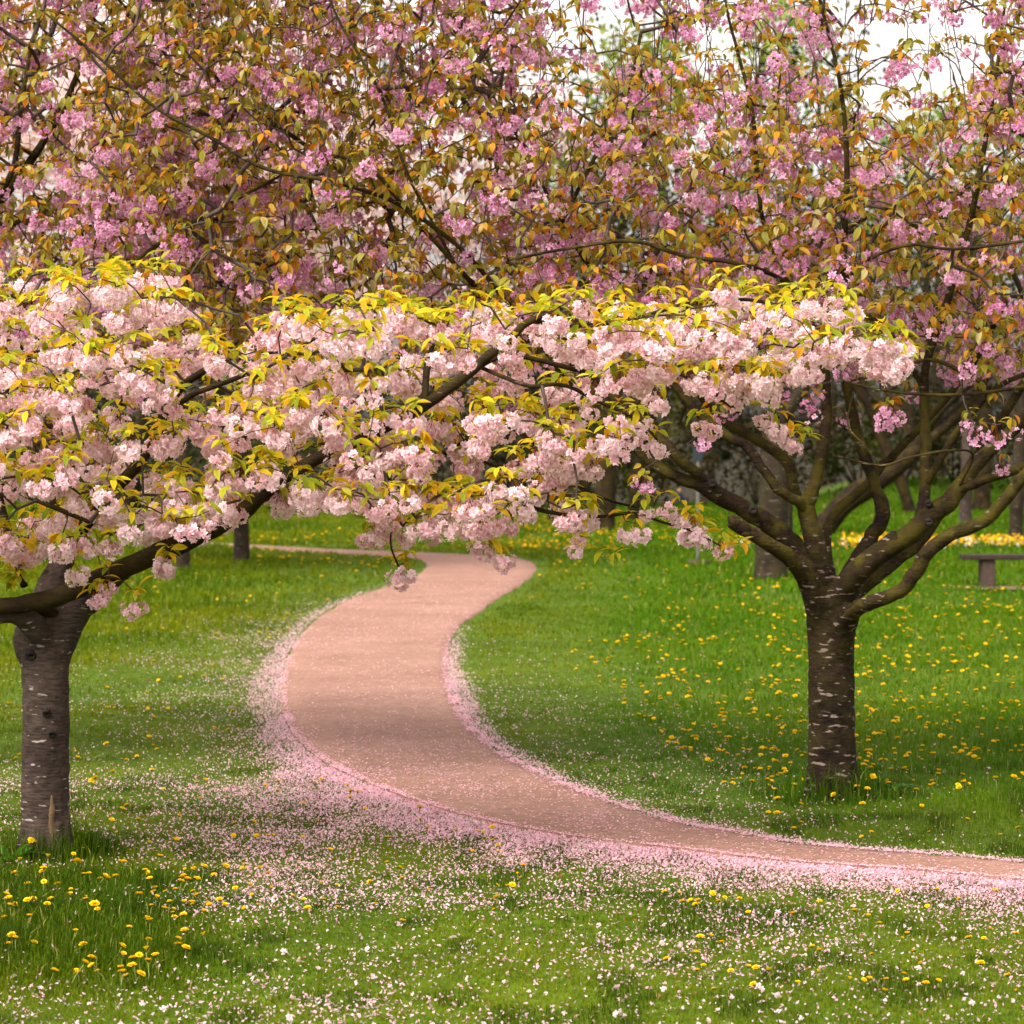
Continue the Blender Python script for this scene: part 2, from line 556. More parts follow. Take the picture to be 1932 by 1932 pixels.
def tall_field(x, y):
    """0 short mown .. 1 long grass"""
    px, py = proj(np.stack([x, y, np.zeros_like(x)], -1))
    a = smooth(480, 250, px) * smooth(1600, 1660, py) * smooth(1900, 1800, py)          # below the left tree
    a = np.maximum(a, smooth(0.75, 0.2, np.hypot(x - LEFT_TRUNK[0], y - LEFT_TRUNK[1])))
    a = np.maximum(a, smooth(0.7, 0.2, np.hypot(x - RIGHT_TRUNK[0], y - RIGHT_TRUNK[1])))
    side = smooth(0.9, 2.2, look(D_I, x, y)) * (x > -0.2) * smooth(1600, 1520, py) * smooth(21, 18, np.where(px < 1000, 30, 0))
    a = np.maximum(a, side * 0.34 * smooth(1060, 1250, px + (noise2(x * 2, y) - .5) * 200))
    a = np.maximum(a, 0.5 * smooth(600, 400, px) * smooth(1260, 1180, py + (px - 300) * 0.28))   # unmown strip behind the left lawn
    return a


def grass():
    zones = [(11.8, 15.5, 3900), (15.5, 20, 2900), (20, 27, 1400), (27, 40, 480), (40, 82, 130)]
    PX, PY = [], []
    for y0, y1, den in zones:
        w = lambda y: 966 / F * y * 1.12 + 0.4
        area = (w(y0) + w(y1)) * (y1 - y0)
        nb = int(area * den)
        y = rng.uniform(y0, y1, nb); x = rng.uniform(-1, 1, nb) * w(y)
        PX.append(x); PY.append(y)
    x = np.concatenate(PX); y = np.concatenate(PY)
    sd = look(SD, x, y)
    edge = 0.015 + 0.05 * noise2(x * 6, y * 3)
    keep = sd > edge - 0.05
    # thin worn verge
    keep &= rng.random(len(x)) < 0.35 + 0.65 * smooth(0.0, 0.25, sd)
    x, y, sd = x[keep], y[keep], sd[keep]
    n = len(x)
    tf = tall_field(x, y)
    dist = y
    h = (0.024 + 0.075 * tf + 0.022 * smooth(0.55, 0.8, noise2(x * 4.3 + 70, y * 2.9))) * rng.uniform(0.6, 1.35, n) * (1 + smooth(24, 60, dist) * 1.2) * (0.45 + 0.55 * smooth(0, 0.3, sd))
    foot = np.minimum(np.hypot(x - LEFT_TRUNK[0], y - LEFT_TRUNK[1]), np.hypot(x - RIGHT_TRUNK[0], y - RIGHT_TRUNK[1]))
    h = h * (1 + 1.0 * smooth(0.42, 0.2, foot))
    wd = (0.0042 + 0.0012 * tf) * rng.uniform(0.7, 1.4, n) * (1 + smooth(18, 70, dist) * 6)
    az = rng.uniform(0, 2 * PI, n); lean = rng.uniform(0.1, 0.95, n) * (1 - 0.35 * tf)
    d = np.stack([np.cos(az), np.sin(az)], -1)
    side = np.stack([-d[:, 1], d[:, 0]], -1)
    z0 = gz(x, y)
    base = np.stack([x, y, z0 - 0.004], -1)
    s3 = np.concatenate([side, np.zeros((n, 1))], -1) * wd[:, None] * 0.5
    d3 = np.concatenate([d, np.zeros((n, 1))], -1)
    up = np.array([0, 0, 1.0])
    mid = base + up * (h * 0.6)[:, None] + d3 * (h * lean * 0.35)[:, None]
    tip = base + up * (h * (1 - 0.35 * lean))[:, None] + d3 * (h * lean * 1.1)[:, None]
    V = np.stack([base - s3, base + s3, mid + s3 * 0.8, mid - s3 * 0.8, tip], 1).reshape(-1, 3)
    o = (np.arange(n) * 5)[:, None]
    q = o + np.array([[0, 1, 2, 3]]); t = o + np.array([[3, 2, 4]])
    r = rng.random(n); patch = noise2(x * 0.8 + 3, y * 0.5 + 9); fine = noise2(x * 3.1, y * 2.1 + 50)
    c0 = np.array([0.066, 0.118, 0.002]); c1 = np.array([0.165, 0.190, 0.003]); c2 = np.array([0.021, 0.065, 0.002]); c3 = np.array([0.26, 0.25, 0.06])
    k = np.clip(patch * 0.9 + fine * 0.4 + (r - 0.5) * 0.5 - 0.25, 0, 1)[:, None]
    c = c0 * (1 - k) + c1 * k
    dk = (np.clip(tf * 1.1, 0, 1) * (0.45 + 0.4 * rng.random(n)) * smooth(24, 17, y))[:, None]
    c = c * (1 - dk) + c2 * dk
    vivid = (smooth(1000, 1200, proj(np.stack([x, y, z0], -1))[0]) * smooth(18.2, 20.5, y))[:, None] * 0.6
    c = c * (1 - vivid) + np.array([0.054, 0.162, 0.003]) * vivid
    weedy = (smooth(0.60, 0.75, noise2(x * 4.3 + 70, y * 2.9)) * smooth(1360, 1480, proj(np.stack([x, y, z0], -1))[1]) * 0.7)[:, None]
    c = c * (1 - weedy) + np.array([0.030, 0.062, 0.004]) * weedy
    dry = (rng.random(n) < 0.035 + 0.06 * smooth(0.3, 0.0, sd))[:, None]
    c = np.where(dry, c3, c)
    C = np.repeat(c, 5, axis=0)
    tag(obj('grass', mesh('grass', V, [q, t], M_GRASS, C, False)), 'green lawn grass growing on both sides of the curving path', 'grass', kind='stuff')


grass()
print('grass', round(time.time() - T0, 1))

# ------------------------------------------------------------------ fallen petals
PET_W = np.array([0.84, 0.60, 0.65]); PET_P = np.array([0.80, 0.40, 0.53])


def petals():
    w = lambda y: 966 / F * y * 1.06 + 0.2
    xs, ys, hs, sc = [], [], [], []
    # candidates over the near park, kept by a density per square metre
    y0, y1, peak = 11.8, 46, 4200
    area = (w(y0) + w(y1)) * (y1 - y0)
    nb = int(area * 2200)
    y = y0 + (y1 - y0) * rng.random(nb) ** 1.7
    pdf_w = 1.0 / (((y - y0) / (y1 - y0)) ** (1 - 1 / 1.7) + 0.02)     # correct for the uneven draw
    x = rng.uniform(-1, 1, nb) * w(y)
    pd = nb * pdf_w / pdf_w.mean() / (2 * w(y) * (y1 - y0))            # candidates per m2, roughly
    sd = look(SD, x, y); do = look(D_O, x, y); di = look(D_I, x, y)
    px, py = proj(np.stack([x, y, np.zeros(nb)], -1))
    on = sd < 0
    nz = noise2(x * 1.6 + 9, y * 1.2); nf = noise2(x * 5 + 2, y * 4 + 8)
    outer = (~on) & (do < di) & (y < 45)
    inner = (~on) & (di <= do)
    den = np.zeros(nb)
    # drift along the outer edge: wide where the path swings across, narrow further up
    wide = 0.09 + 0.07 * smooth(1180, 1330, py) + 0.34 * smooth(1400, 1540, py)
    band = np.exp(-(do / (wide * (0.75 + 0.5 * nz))) ** 2)
    up = smooth(1090, 1250, py)
    den += outer * (5200 * band * up * (0.45 + 0.8 * nf) + 480 * np.exp(-do / 0.6) * up * (0.2 + 1.3 * nz))
    # the near lawn below
    den += outer * smooth(1400, 1520, py) * (220 + 2300 * (nz * (0.4 + 0.6 * nf)) ** 1.5) * (0.3 + 0.7 * smooth(200, 520, px)) * (0.45 + 0.55 * smooth(1840, 1640, py))
    den += outer * smooth(1180, 1450, py) * 75 * smooth(760, 300, px) * (0.2 + 1.4 * nz * nf)
    # inner side: thin drift and a scatter under the dark tree
    band2 = np.exp(-(di / 0.10) ** 2)
    den += inner * (4200 * band2 * smooth(1170, 1330, py) * (0.3 + nf) + 360 * np.exp(-di / 0.75) * smooth(1150, 1380, py) * (0.1 + 1.5 * nz * nf) + 45 * smooth(1250, 1480, py) * smooth(1932, 1300, px))
    # on the path
    pth = np.minimum(do, di)
    den += on * ((70 + 560 * smooth(1330, 1560, py)) * (0.15 + 1.7 * nz * nf) + 5000 * np.exp(-(pth / 0.05) ** 2) * smooth(1150, 1300, py) * nf)
    tf = tall_field(x, y)
    den *= 1 - 0.88 * smooth(0.35, 0.9, tf)
    keep = rng.random(nb) < den / np.maximum(pd, 1)
    x, y, on, tf, sd = x[keep], y[keep], on[keep], tf[keep], sd[keep]
    for E, N_, lo in ((EO, 17000, 1175), (EI, 6000, 1190)):
        D = catmull(E, 6000)
        epy = proj(np.concatenate([D, np.zeros((6000, 1))], 1))[1]
        epx = proj(np.concatenate([D, np.zeros((6000, 1))], 1))[0]
        seg = np.r_[np.linalg.norm(np.diff(D, axis=0), axis=1), 0]
        wt = seg * smooth(lo, lo + 170, epy) * (epx > -60) * (epx < 2000)
        if E is EO: wt *= 0.22 + smooth(1380, 1500, epy) * (0.55 + 0.75 * np.exp(-((epx - 850) / 380) ** 2))
        wt *= 0.15 + 1.7 * noise2(np.arange(6000) * 0.03, np.full(6000, 4.2)) ** 1.5
        i = rng.choice(6000, N_, p=wt / wt.sum())
        T = np.gradient(D, axis=0)[i]; T /= np.linalg.norm(T, axis=1)[:, None]
        Nn = np.stack([-T[:, 1], T[:, 0]], -1)
        wd = (0.05 + 0.02 * smooth(1250, 1350, epy[i]) + 0.26 * smooth(1400, 1560, epy[i]) * (0.4 + 0.8 * np.exp(-((epx[i] - 850) / 420) ** 2))) if E is EO else (0.035 + 0.03 * smooth(1400, 1560, epy[i]))
        off = np.abs(rng.normal(0, 1, N_)) * wd * (0.4 + 1.3 * noise2(i * 0.02, i * 0.003)) - rng.uniform(0.0, 0.09, N_)
        for sg_ in (1, -1):                                   # outwards is the side off the path
            q_ = D[i] + Nn * 0.2 * sg_
            if sg_ == 1: outw = np.where(look(SD, q_[:, 0], q_[:, 1]) > 0, 1, -1)
        q_ = D[i] + Nn * (off * outw)[:, None]
        f_ = 0.6 * noise2(q_[:, 0] * 6 + 3, q_[:, 1] * 4 + 1) + 0.4 * noise2(q_[:, 0] * 19 + 3, q_[:, 1] * 9 + 1) + rng.random(N_) * 0.25 > 0.5
        q_ = q_[f_]
        x = np.r_[x, q_[:, 0]]; y = np.r_[y, q_[:, 1]]
    sd = look(SD, x, y); on = sd < 0; tf = tall_field(x, y)
    n = len(x)
    s = rng.uniform(0.0055, 0.0112, n)
    z = gz(x, y) + np.where(on, 0.026, rng.uniform(0.008, 0.034, n) * (0.6 + 0.4 * smooth(0, .3, sd)) + 0.05 * tf)
    e = np.stack([rng.normal(0, 1, n) * np.where(on, 0.22, 0.6), rng.normal(0, 1, n) * np.where(on, 0.22, 0.6), rng.uniform(0, 2 * PI, n)], -1)
    T = np.array([[-1, 0, 0.25], [-.2, -.62, 0.0], [1, 0, 0.25], [-.2, .62, 0.0]]) * np.array([1, 1, 0.9])
    M = rotm(e) * s[:, None, None]
    k = rng.random((n, 1)) ** 0.8
    c = PET_W * k + PET_P * (1 - k)
    br = rng.random((n, 1)) < 0.05
    c = np.where(br, np.array([0.30, 0.12, 0.06]), c)
    mb = bake([(T, [np.array([[0, 1, 2, 3]])], np.ones((4, 3)))], np.zeros(n, int), M, np.stack([x, y, z], -1), c)
    tag(obj('fallen_petals', mb.mesh('fallen_petals', M_PETAL_PALE, False)), 'pink cherry petals drifted along the path edges and over the lawn', 'petals', kind='stuff')
    print('petals', n)


petals()

# ------------------------------------------------------------------ flower, cluster and leaf templates


def petal(L, Wd, cup):
    """one petal along +X, notched at the tip; z up is the flower's inside"""
    V = np.array([[0, 0, 0], [0.6 * L, -0.5 * Wd, 0.10 * L], [L, -0.16 * Wd, cup * L], [0.94 * L, 0.18 * Wd, cup * L * 0.6], [0.6 * L, 0.5 * Wd, 0.14 * L]])
    Fq = np.array([[0, 1, 2], [0, 2, 3], [0, 3, 4]])
    return V, Fq


def flower(r, R, whorls, ctip, cbase, mb, pos, axis, simple=False):
    """a double blossom of radius R facing along axis at pos"""
    a = np.asarray(axis, float); a /= np.linalg.norm(a)
    t = np.cross(a, [0.3, 0.5, 0.8]); t /= np.linalg.norm(t); b = np.cross(a, t)
    B = np.stack([t, b, a], 1)
    for n, ang, L in whorls:
        for i in range(n):
            V, q = petal(R * L * r.uniform(0.85, 1.15), R * L * r.uniform(0.52, 0.76), r.uniform(-0.05, 0.3))
            th = i / n * 2 * PI + r.uniform(-0.3, 0.3)
            el = ang + r.uniform(-0.22, 0.22)
            ce, se = math.cos(el), math.sin(el)
            P = np.stack([V[:, 0] * ce - V[:, 2] * se, V[:, 1], V[:, 0] * se + V[:, 2] * ce], -1)
            c, s = math.cos(th), math.sin(th)
            P = np.stack([P[:, 0] * c - P[:, 1] * s, P[:, 0] * s + P[:, 1] * c, P[:, 2]], -1)
            P = P @ B.T + pos
            k = np.array([0, 0.7, 1, 1, 0.7])[:, None]
            tone = r.uniform(0.9, 1.05)
            mb.add(P, q, col=(cbase * (1 - k) + ctip * k) * tone)


def cluster(seed, nf, rad, R, ctip, cbase, whorls, hang, stalk_c, squash=0.75):
    r = np.random.default_rng(seed)
    mb = MB()
    C = np.array([0, 0, -hang])
    for i in range(nf):
        # directions all round, fewer straight up
        th = i * 2.39996 + r.uniform(-0.4, 0.4)
        u = 1 - 2 * (i + 0.5) / nf
        u = u * 0.85 - 0.12
        q = math.sqrt(max(0, 1 - u * u))
        d = np.array([q * math.cos(th), q * math.sin(th), u])
        pos = C + d * np.array([1, 1, squash]) * rad * r.uniform(0.72, 1.1)
        flower(r, R * r.uniform(0.85, 1.12), whorls, ctip, cbase, mb, pos, d + r.normal(0, 0.25, 3))
        if i % 2 == 0:
            w = 0.0011
            top = r.normal(0, 0.004, 3)
            P = np.array([top + [w, 0, 0], top - [w, 0, 0], pos - d * 0.008 - [w, 0, 0], pos - d * 0.008 + [w, 0, 0]])
            P2 = np.array([top + [0, w, 0], top - [0, w, 0], pos - d * 0.008 - [0, w, 0], pos - d * 0.008 + [0, w, 0]])
            mb.add(P, [[0, 1, 2, 3]], col=stalk_c); mb.add(P2, [[0, 1, 2, 3]], col=stalk_c)
    return mb.arrays()


def leaf(L, Wd, droop, fold, col, rib):
    st = np.array([0, 0.22, 0.48, 0.74, 1.0])
    hw = np.array([0.03, 0.38, 0.5, 0.33, 0.0]) * Wd
    V, C = [], []
    ang = 0.15
    p = np.array([0.0, 0.0])
    last = 0
    pts = []
    for s in st:
        p = p + np.array([math.cos(ang), math.sin(ang)]) * (s - last) * L
        ang -= droop * 0.3
        last = s
        pts.append(p.copy())
    for (x, z), h in zip(pts, hw):
        V += [[x, -h, z + fold * h], [x, 0, z], [x, h, z + fold * h]]
        C += [col, rib, col]
    V = np.array(V); C = np.array(C)
    q = []
    for i in range(3):
        a = i * 3
        q += [[a, a + 3, a + 4, a + 1], [a + 1, a + 4, a + 5, a + 2]]
    t = [[9, 13, 10], [10, 13, 11]]
    return V, [np.array(q), np.array(t)], C


A = np.array
PALE_T = [cluster(s, 11, 0.058, 0.027, A([0.95, 0.82, 0.85]), A([0.86, 0.57, 0.64]), [(7, 0.0, 1.1), (6, 0.5, 0.95), (4, 1.0, 0.65)], 0.066, A([0.30, 0.09, 0.03])) for s in range(4)] + \
         [cluster(s, 9, 0.052, 0.026, A([0.94, 0.745, 0.79]), A([0.82, 0.45, 0.55]), [(7, 0.0, 1.1), (6, 0.5, 0.95), (4, 1.0, 0.65)], 0.064, A([0.30, 0.09, 0.03])) for s in range(4, 7)]
PINK_T = [cluster(s, 8, 0.050, 0.024, A([0.88, 0.56, 0.73]), A([0.66, 0.25, 0.47]), [(6, 0.1, 1.05), (5, 0.65, 0.9)], 0.066, A([0.30, 0.07, 0.03]), 0.9) for s in range(20, 23)] + \
         [cluster(s, 7, 0.046, 0.023, A([0.78, 0.38, 0.60]), A([0.54, 0.14, 0.36]), [(6, 0.2, 1.0), (5, 0.75, 0.9)], 0.062, A([0.30, 0.07, 0.03]), 0.9) for s in range(23, 25)] + \
         [cluster(s, 6, 0.050, 0.022, A([0.91, 0.66, 0.78]), A([0.72, 0.32, 0.46]), [(5, 0.0, 1.0), (4, 0.6, 0.8)], 0.062, A([0.34, 0.10, 0.04]), 1.0) for s in range(25, 27)]


def leaf_set(cols, L, W_, seed, d1=1.6):
    r = np.random.default_rng(seed)
    return [leaf(L * r.uniform(0.8, 1.15), W_ * r.uniform(0.85, 1.15), r.uniform(0.2, d1), r.uniform(0.1, 0.5), A(c), A(c) * 0.8) for c in cols]


YEL = [(0.62, 0.44, 0.012), (0.58, 0.45, 0.015), (0.66, 0.43, 0.012), (0.50, 0.44, 0.02), (0.44, 0.42, 0.02), (0.34, 0.36, 0.02), (0.22, 0.28, 0.015), (0.62, 0.48, 0.02), (0.64, 0.33, 0.012), (0.55, 0.50, 0.06), (0.40, 0.42, 0.015), (0.66, 0.48, 0.02), (0.46, 0.47, 0.03), (0.36, 0.40, 0.02)]
BRZ = [(0.45, 0.24, 0.020), (0.40, 0.26, 0.024), (0.54, 0.25, 0.016), (0.33, 0.27, 0.028), (0.30, 0.27, 0.03), (0.23, 0.235, 0.035), (0.52, 0.18, 0.02), (0.44, 0.29, 0.035), (0.48, 0.40, 0.17), (0.36, 0.26, 0.026), (0.32, 0.31, 0.06), (0.48, 0.29, 0.035)]
LEAF_YEL = leaf_set(YEL, 0.100, 0.035, 1, 1.1)
LEAF_BRZ = leaf_set(BRZ, 0.088, 0.036, 2, 1.4)


def fallen_blossoms():
    r = np.random.default_rng(88)
    n = 210
    px = r.uniform(-20, 1950, n); py = 1660 + 290 * r.random(n) ** 0.75
    x, y = gp(px, py)
    k = (look(SD, x, y) > 0.1) & (r.random(n) < np.where(tall_field(x, y) > 0.5, 0.15, 1))
    x, y = x[k], y[k]; n = len(x)
    T = []
    for i in range(4):
        mb = MB(); flower(np.random.default_rng(700 + i), 0.019, [(6, 0.1, 1.0), (5, 0.7, 0.85)], A([0.94, 0.80, 0.80]), A([0.84, 0.52, 0.58]), mb, A([0, 0, 0]), A([0, 0, 1.0]))
        T.append(mb.arrays())
    M = rotm(np.stack([r.normal(0, 0.7, n), r.normal(0, 0.7, n), r.uniform(0, 6.28, n)], -1)) * r.uniform(0.45, 0.95, n)[:, None, None]
    mb = bake(T, r.integers(0, 4, n), M, np.stack([x, y, gz(x, y) + 0.03], -1))
    tag(obj('fallen_blossoms', mb.mesh('fallen_blossoms', M_PETAL_PALE, False)), 'whole pale cherry blossoms fallen on the nearest short grass', 'blossoms', kind='stuff')


fallen_blossoms()


# ------------------------------------------------------------------ trees
def px_limb(pts, base_Y):
    """[(px,py,dY,radius in photo units)] -> points, radii"""
    a = np.array(pts, float)
    P = at(a[:, 0], a[:, 1], base_Y + a[:, 2])
    R = a[:, 3] * (base_Y + a[:, 2]) / F
    return P, R


def thin(P, d):
    """keep points at least d apart"""
    keep = np.zeros((0, 3)); out = []
    cell = {}
    for i, p in enumerate(P):
        k = tuple((p // d).astype(int))
        ok = True
        for a in (-1, 0, 1):
            for b in (-1, 0, 1):
                for c in (-1, 0, 1):
                    for j in cell.get((k[0] + a, k[1] + b, k[2] + c), ()):
                        if ((P[j] - p) ** 2).sum() < d * d:
                            ok = False; break
                    if not ok: break
                if not ok: break
            if not ok: break
        if ok:
            cell.setdefault(k, []).append(i); out.append(i)
    return np.array(out)


def grow(nodes, targets, r, lift=0.0, wig=0.03, r0=0.0021, start_min=0.0):
    """join every target to the nearest wood; returns one mesh builder of twigs and the twig nodes"""
    N = list(map(np.array, nodes)); par = [-1] * len(N)
    arr = np.zeros((len(N) + 5 * len(targets), 3)); arr[:len(N)] = nodes
    n = len(N); n0 = n
    # order: nearest to the wood first
    d = np.full(len(targets), 1e9)
    for s in range(0, len(N), 200):
        d = np.minimum(d, np.linalg.norm(targets[:, None] - arr[None, s:min(s + 200, n)], axis=2).min(1))
    order = np.argsort(d)
    cnt = np.zeros(len(arr)); parent = np.full(len(arr), -1)
    for i in order:
        t = targets[i]
        dd = ((arr[:n] - t) ** 2).sum(1) + 0.25 * np.clip(arr[:n, 2] - t[2], 0, None) ** 2
        j = int(np.argmin(dd))
        a = arr[j]; L = math.sqrt(((t - a) ** 2).sum())
        k = 1 if L < 0.1 else (2 if L < 0.3 else (3 if L < 0.6 else 4))
        prev = j
        for q in range(1, k + 1):
            u = q / k
            p = a * (1 - u) + t * u
            if q < k:
                p = p + r.normal(0, wig * L, 3) + np.array([0, 0, lift * L * math.sin(u * PI)])
            arr[n] = p; parent[n] = prev; prev = n; n += 1
        cnt[prev] += 1
    for i in range(n - 1, n0 - 1, -1):
        if parent[i] >= n0: cnt[parent[i]] += cnt[i]
    rad = r0 * np.maximum(cnt, 1) ** 0.42
    A_, B_ = arr[parent[n0:n]], arr[n0:n]
    ra = np.where(parent[n0:n] >= n0, np.minimum(rad[np.maximum(parent[n0:n], 0)], rad[n0:n] * 1.5), rad[n0:n] * 1.25); rb = rad[n0:n]
    T = B_ - A_; T /= np.linalg.norm(T, axis=1)[:, None] + 1e-9
    ref = np.where(np.abs(T[:, 2:3]) < 0.9, np.array([[0, 0, 1.0]]), np.array([[1.0, 0, 0]]))
    U = np.cross(T, ref); U /= np.linalg.norm(U, axis=1)[:, None] + 1e-9
    Wv = np.cross(T, U)
    sg = 5
    th = np.arange(sg) / sg * 2 * PI
    ring = np.cos(th)[None, :, None] * U[:, None] + np.sin(th)[None, :, None] * Wv[:, None]
    B2 = B_ + T * rb[:, None] * 0.6
    V = np.concatenate([A_[:, None] + ring * ra[:, None, None], B2[:, None] + ring * rb[:, None, None]], 1).reshape(-1, 3)
    o = (np.arange(len(A_)) * 2 * sg)[:, None, None]
    j = np.arange(sg); j2 = (j + 1) % sg
    q = (o + np.stack([j, j2, j2 + sg, j + sg], -1)[None]).reshape(-1, 4)
    return V, q, arr[n0:n]


def shoots(nodes, n, r, lo, hi, lean=0.3):
    """straight young shoots that rise out of the crown"""
    mb = MB()
    for i in r.choice(len(nodes), n, replace=False):
        a = r.uniform(0, 2 * PI); L = r.uniform(lo, hi); k = r.uniform(0.05, lean)
        d = A([math.cos(a) * k, math.sin(a) * k, 1.0])
        p = nodes[i]
        Q = catmull(np.stack([p, p + d * L * .35 + r.normal(0, .02, 3), p + d * L * .7 + r.normal(0, .03, 3), p + d * L + r.normal(0, .03, 3)]), 6)
        V, q, t = tube(Q, np.linspace(0.0045, 0.0016, 6), 5, 0, 0, False)
        mb.add(V, q)
        if r.random() < .6:
            b = r.uniform(0, 2 * PI)
            Q2 = np.stack([Q[3], Q[3] + A([math.cos(b) * .5, math.sin(b) * .5, .8]) * L * .3])
            V, q, t = tube(Q2, A([.003, .0014]), 4, 0, 0, False)
            mb.add(V, q)
    return mb


def crown(root, base, clusters, tufts, tuft_n, ctemps, cmat, ltemps, lmat, seed, cname, n_each=300, cscale=(0.85, 1.2), tuft_droop=0.0, cprob=None):
    """hang blossom clusters and leaf tufts on the tree; the nearest 300 of each in view are parts of their own"""
    r = np.random.default_rng(seed)
    n = len(clusters)
    which = r.choice(len(ctemps), n, p=cprob)
    e = np.stack([r.normal(0, 0.22, n), r.normal(0, 0.22, n), r.uniform(0, 2 * PI, n)], -1)
    s = r.uniform(*cscale, n)
    px, py = proj(clusters)
    vis = (px > 0) & (px < 1932) & (py > 0) & (py < 1932)
    o = np.argsort(np.where(vis, clusters[:, 1], 1e6))
    solo, rest = o[:n_each], o[n_each:]
    mes = [mesh(cname, V, Fs, cmat, C, False) for V, Fs, C in ctemps]
    for i in solo:
        obj(cname, mes[which[i]], root, clusters[i] - base, e[i], s[i])
    if len(rest):
        mb = bake(ctemps, which[rest], rotm(e[rest]) * s[rest][:, None, None], clusters[rest] - base)
        tag(obj('blossom_mass', mb.mesh('blossom_mass', cmat, False), root), kind='stuff')
    # leaves: tufts radiate from the twig ends
    P, E, SC = [], [], []
    for t, k in zip(tufts, tuft_n):
        a0 = r.uniform(0, 2 * PI)
        for i in range(int(k)):
            a = a0 + i * 2 * PI / k + r.uniform(-0.5, 0.5)
            P.append(t + np.array([math.cos(a), math.sin(a), 0]) * r.uniform(0.0, 0.02) + np.array([0, 0, r.uniform(-0.005, 0.035)]))
            E.append([r.normal(0, 0.32), r.normal(tuft_droop, 0.38), a])
            SC.append(r.uniform(0.7, 1.2))
    P = np.array(P); E = np.array(E); SC = np.array(SC)
    wl = r.integers(0, len(ltemps), len(P))
    px, py = proj(P)
    vis = (px > 0) & (px < 1932) & (py > 0) & (py < 1932)
    o = np.argsort(np.where(vis, P[:, 1], 1e6))
    solo, rest = o[:n_each], o[n_each:]
    mes = [mesh('leaf', V, Fs, lmat, C) for V, Fs, C in ltemps]
    for i in solo:
        obj('leaf', mes[wl[i]], root, P[i] - base, E[i], SC[i])
    mb = bake(ltemps, wl[rest], rotm(E[rest]) * SC[rest][:, None, None], P[rest] - base)
    tag(obj('foliage', mb.mesh('foliage', lmat), root), kind='stuff')
    return len(clusters), len(P)


def trunk_mesh(px, base_py, top_py, r_px, Y, base, mat, lean=0.0, flare=1.35, seed=3, top_w=1.15, seg=40, extra=None):
    ys = np.linspace(base_py + 12, top_py, 46)
    P = at(px + lean * (base_py - ys), ys, Y)
    u = np.linspace(0, 1, 46)
    R = r_px * Y / F * (1 + (flare - 1) * np.exp(-u / 0.05) + (top_w - 1) * smooth(0.72, 1.0, u) - 0.05 * smooth(0, .5, u))
    V, q, t = tube(P - base, R, seg, 0.06, seed)
    return V, q, t


def fused(root, base, px, base_py, tubes, Y, mat, voxel=0.011, seed=1):
    """trunk, root flare and the feet of the limbs grown together into one skin. tubes: photo-unit limbs"""
    mb = MB()
    for k, pts in enumerate(tubes):
        P, R = px_limb(pts, Y)
        PR = catmull(np.concatenate([P, R[:, None]], 1), len(P) * 7)
        V, q, t = tube(PR[:, :3] - base, PR[:, 3], 20, 0.05, seed + k)
        mb.add(V, q, t)
    r = np.random.default_rng(seed)
    r0 = tubes[0][0][3] * Y / F
    for k in range(7):
        a = k / 7 * 2 * PI + r.uniform(-.3, .3)
        d = A([math.cos(a), math.sin(a), 0])
        L = r.uniform(1.08, 1.38)
        Q = catmull(np.stack([d * r0 * .55 + [0, 0, .24], d * r0 * .80 + [0, 0, .10], d * r0 * 0.98 + [0, 0, .02], d * r0 * L + [0, 0, -.06]]), 12)
        V, q, t = tube(Q, np.linspace(r0 * .42, r0 * .18, 12), 10, 0.1, k)
        mb.add(V, q, t)
    o = obj('trunk', mb.mesh('trunk', mat), root)
    m = o.modifiers.new('fuse', 'REMESH'); m.mode = 'VOXEL'; m.voxel_size = voxel; m.use_smooth_shade = True
    m = o.modifiers.new('soften', 'SMOOTH'); m.factor = 0.5; m.iterations = 7
    tx = bpy.data.textures.new('bark_lumps', 'CLOUDS'); tx.noise_scale = 0.07; tx.noise_depth = 2
    m = o.modifiers.new('lumps', 'DISPLACE'); m.texture = tx; m.strength = 0.016; m.mid_level = 0.5
    return o


def limbs(root, base, spec, Y, mat, seg=14, name='limb', seed=0):
    nodes = []
    for k, pts in enumerate(spec):
        P, R = px_limb(pts, Y)
        R = R * np.interp(np.arange(len(R)), [0, 1, 3], [0.80, 0.88, 1.0])
        n = max(10, int(len(P) * 8))
        PR = catmull(np.concatenate([P, R[:, None]], 1), n)
        Q, rr = PR[:, :3], np.maximum(PR[:, 3], 0.003)
        Q = Q + (np.stack([noise2(np.arange(n) * 0.33 + k * 9, np.full(n, 3.3 + seed)), noise2(np.arange(n) * 0.33 + k * 9, np.full(n, 13.3)), noise2(np.arange(n) * 0.33 + k * 9, np.full(n, 23.3))], -1) - 0.5) * rr[:, None] * 0.4
        V, q, t = tube(Q - base, rr, seg, 0.06, k + seed)
        obj(name, mesh(name, V, [q, t], mat), root)
        nodes.append(Q)
    return np.concatenate(nodes)


def sample(n, px0, px1, py0, py1, Yf, dens, r):
    """points of a crown volume: accepted by a density over height and breadth, Yf gives near and far limits"""
    px = r.uniform(px0, px1, n); py = r.uniform(py0, py1, n)
    a, b = Yf(px, py)
    Y = a + (b - a) * r.random(n)
    k = r.random(n) < dens(px, py, Y)
    return at(px[k], py[k], Y[k])


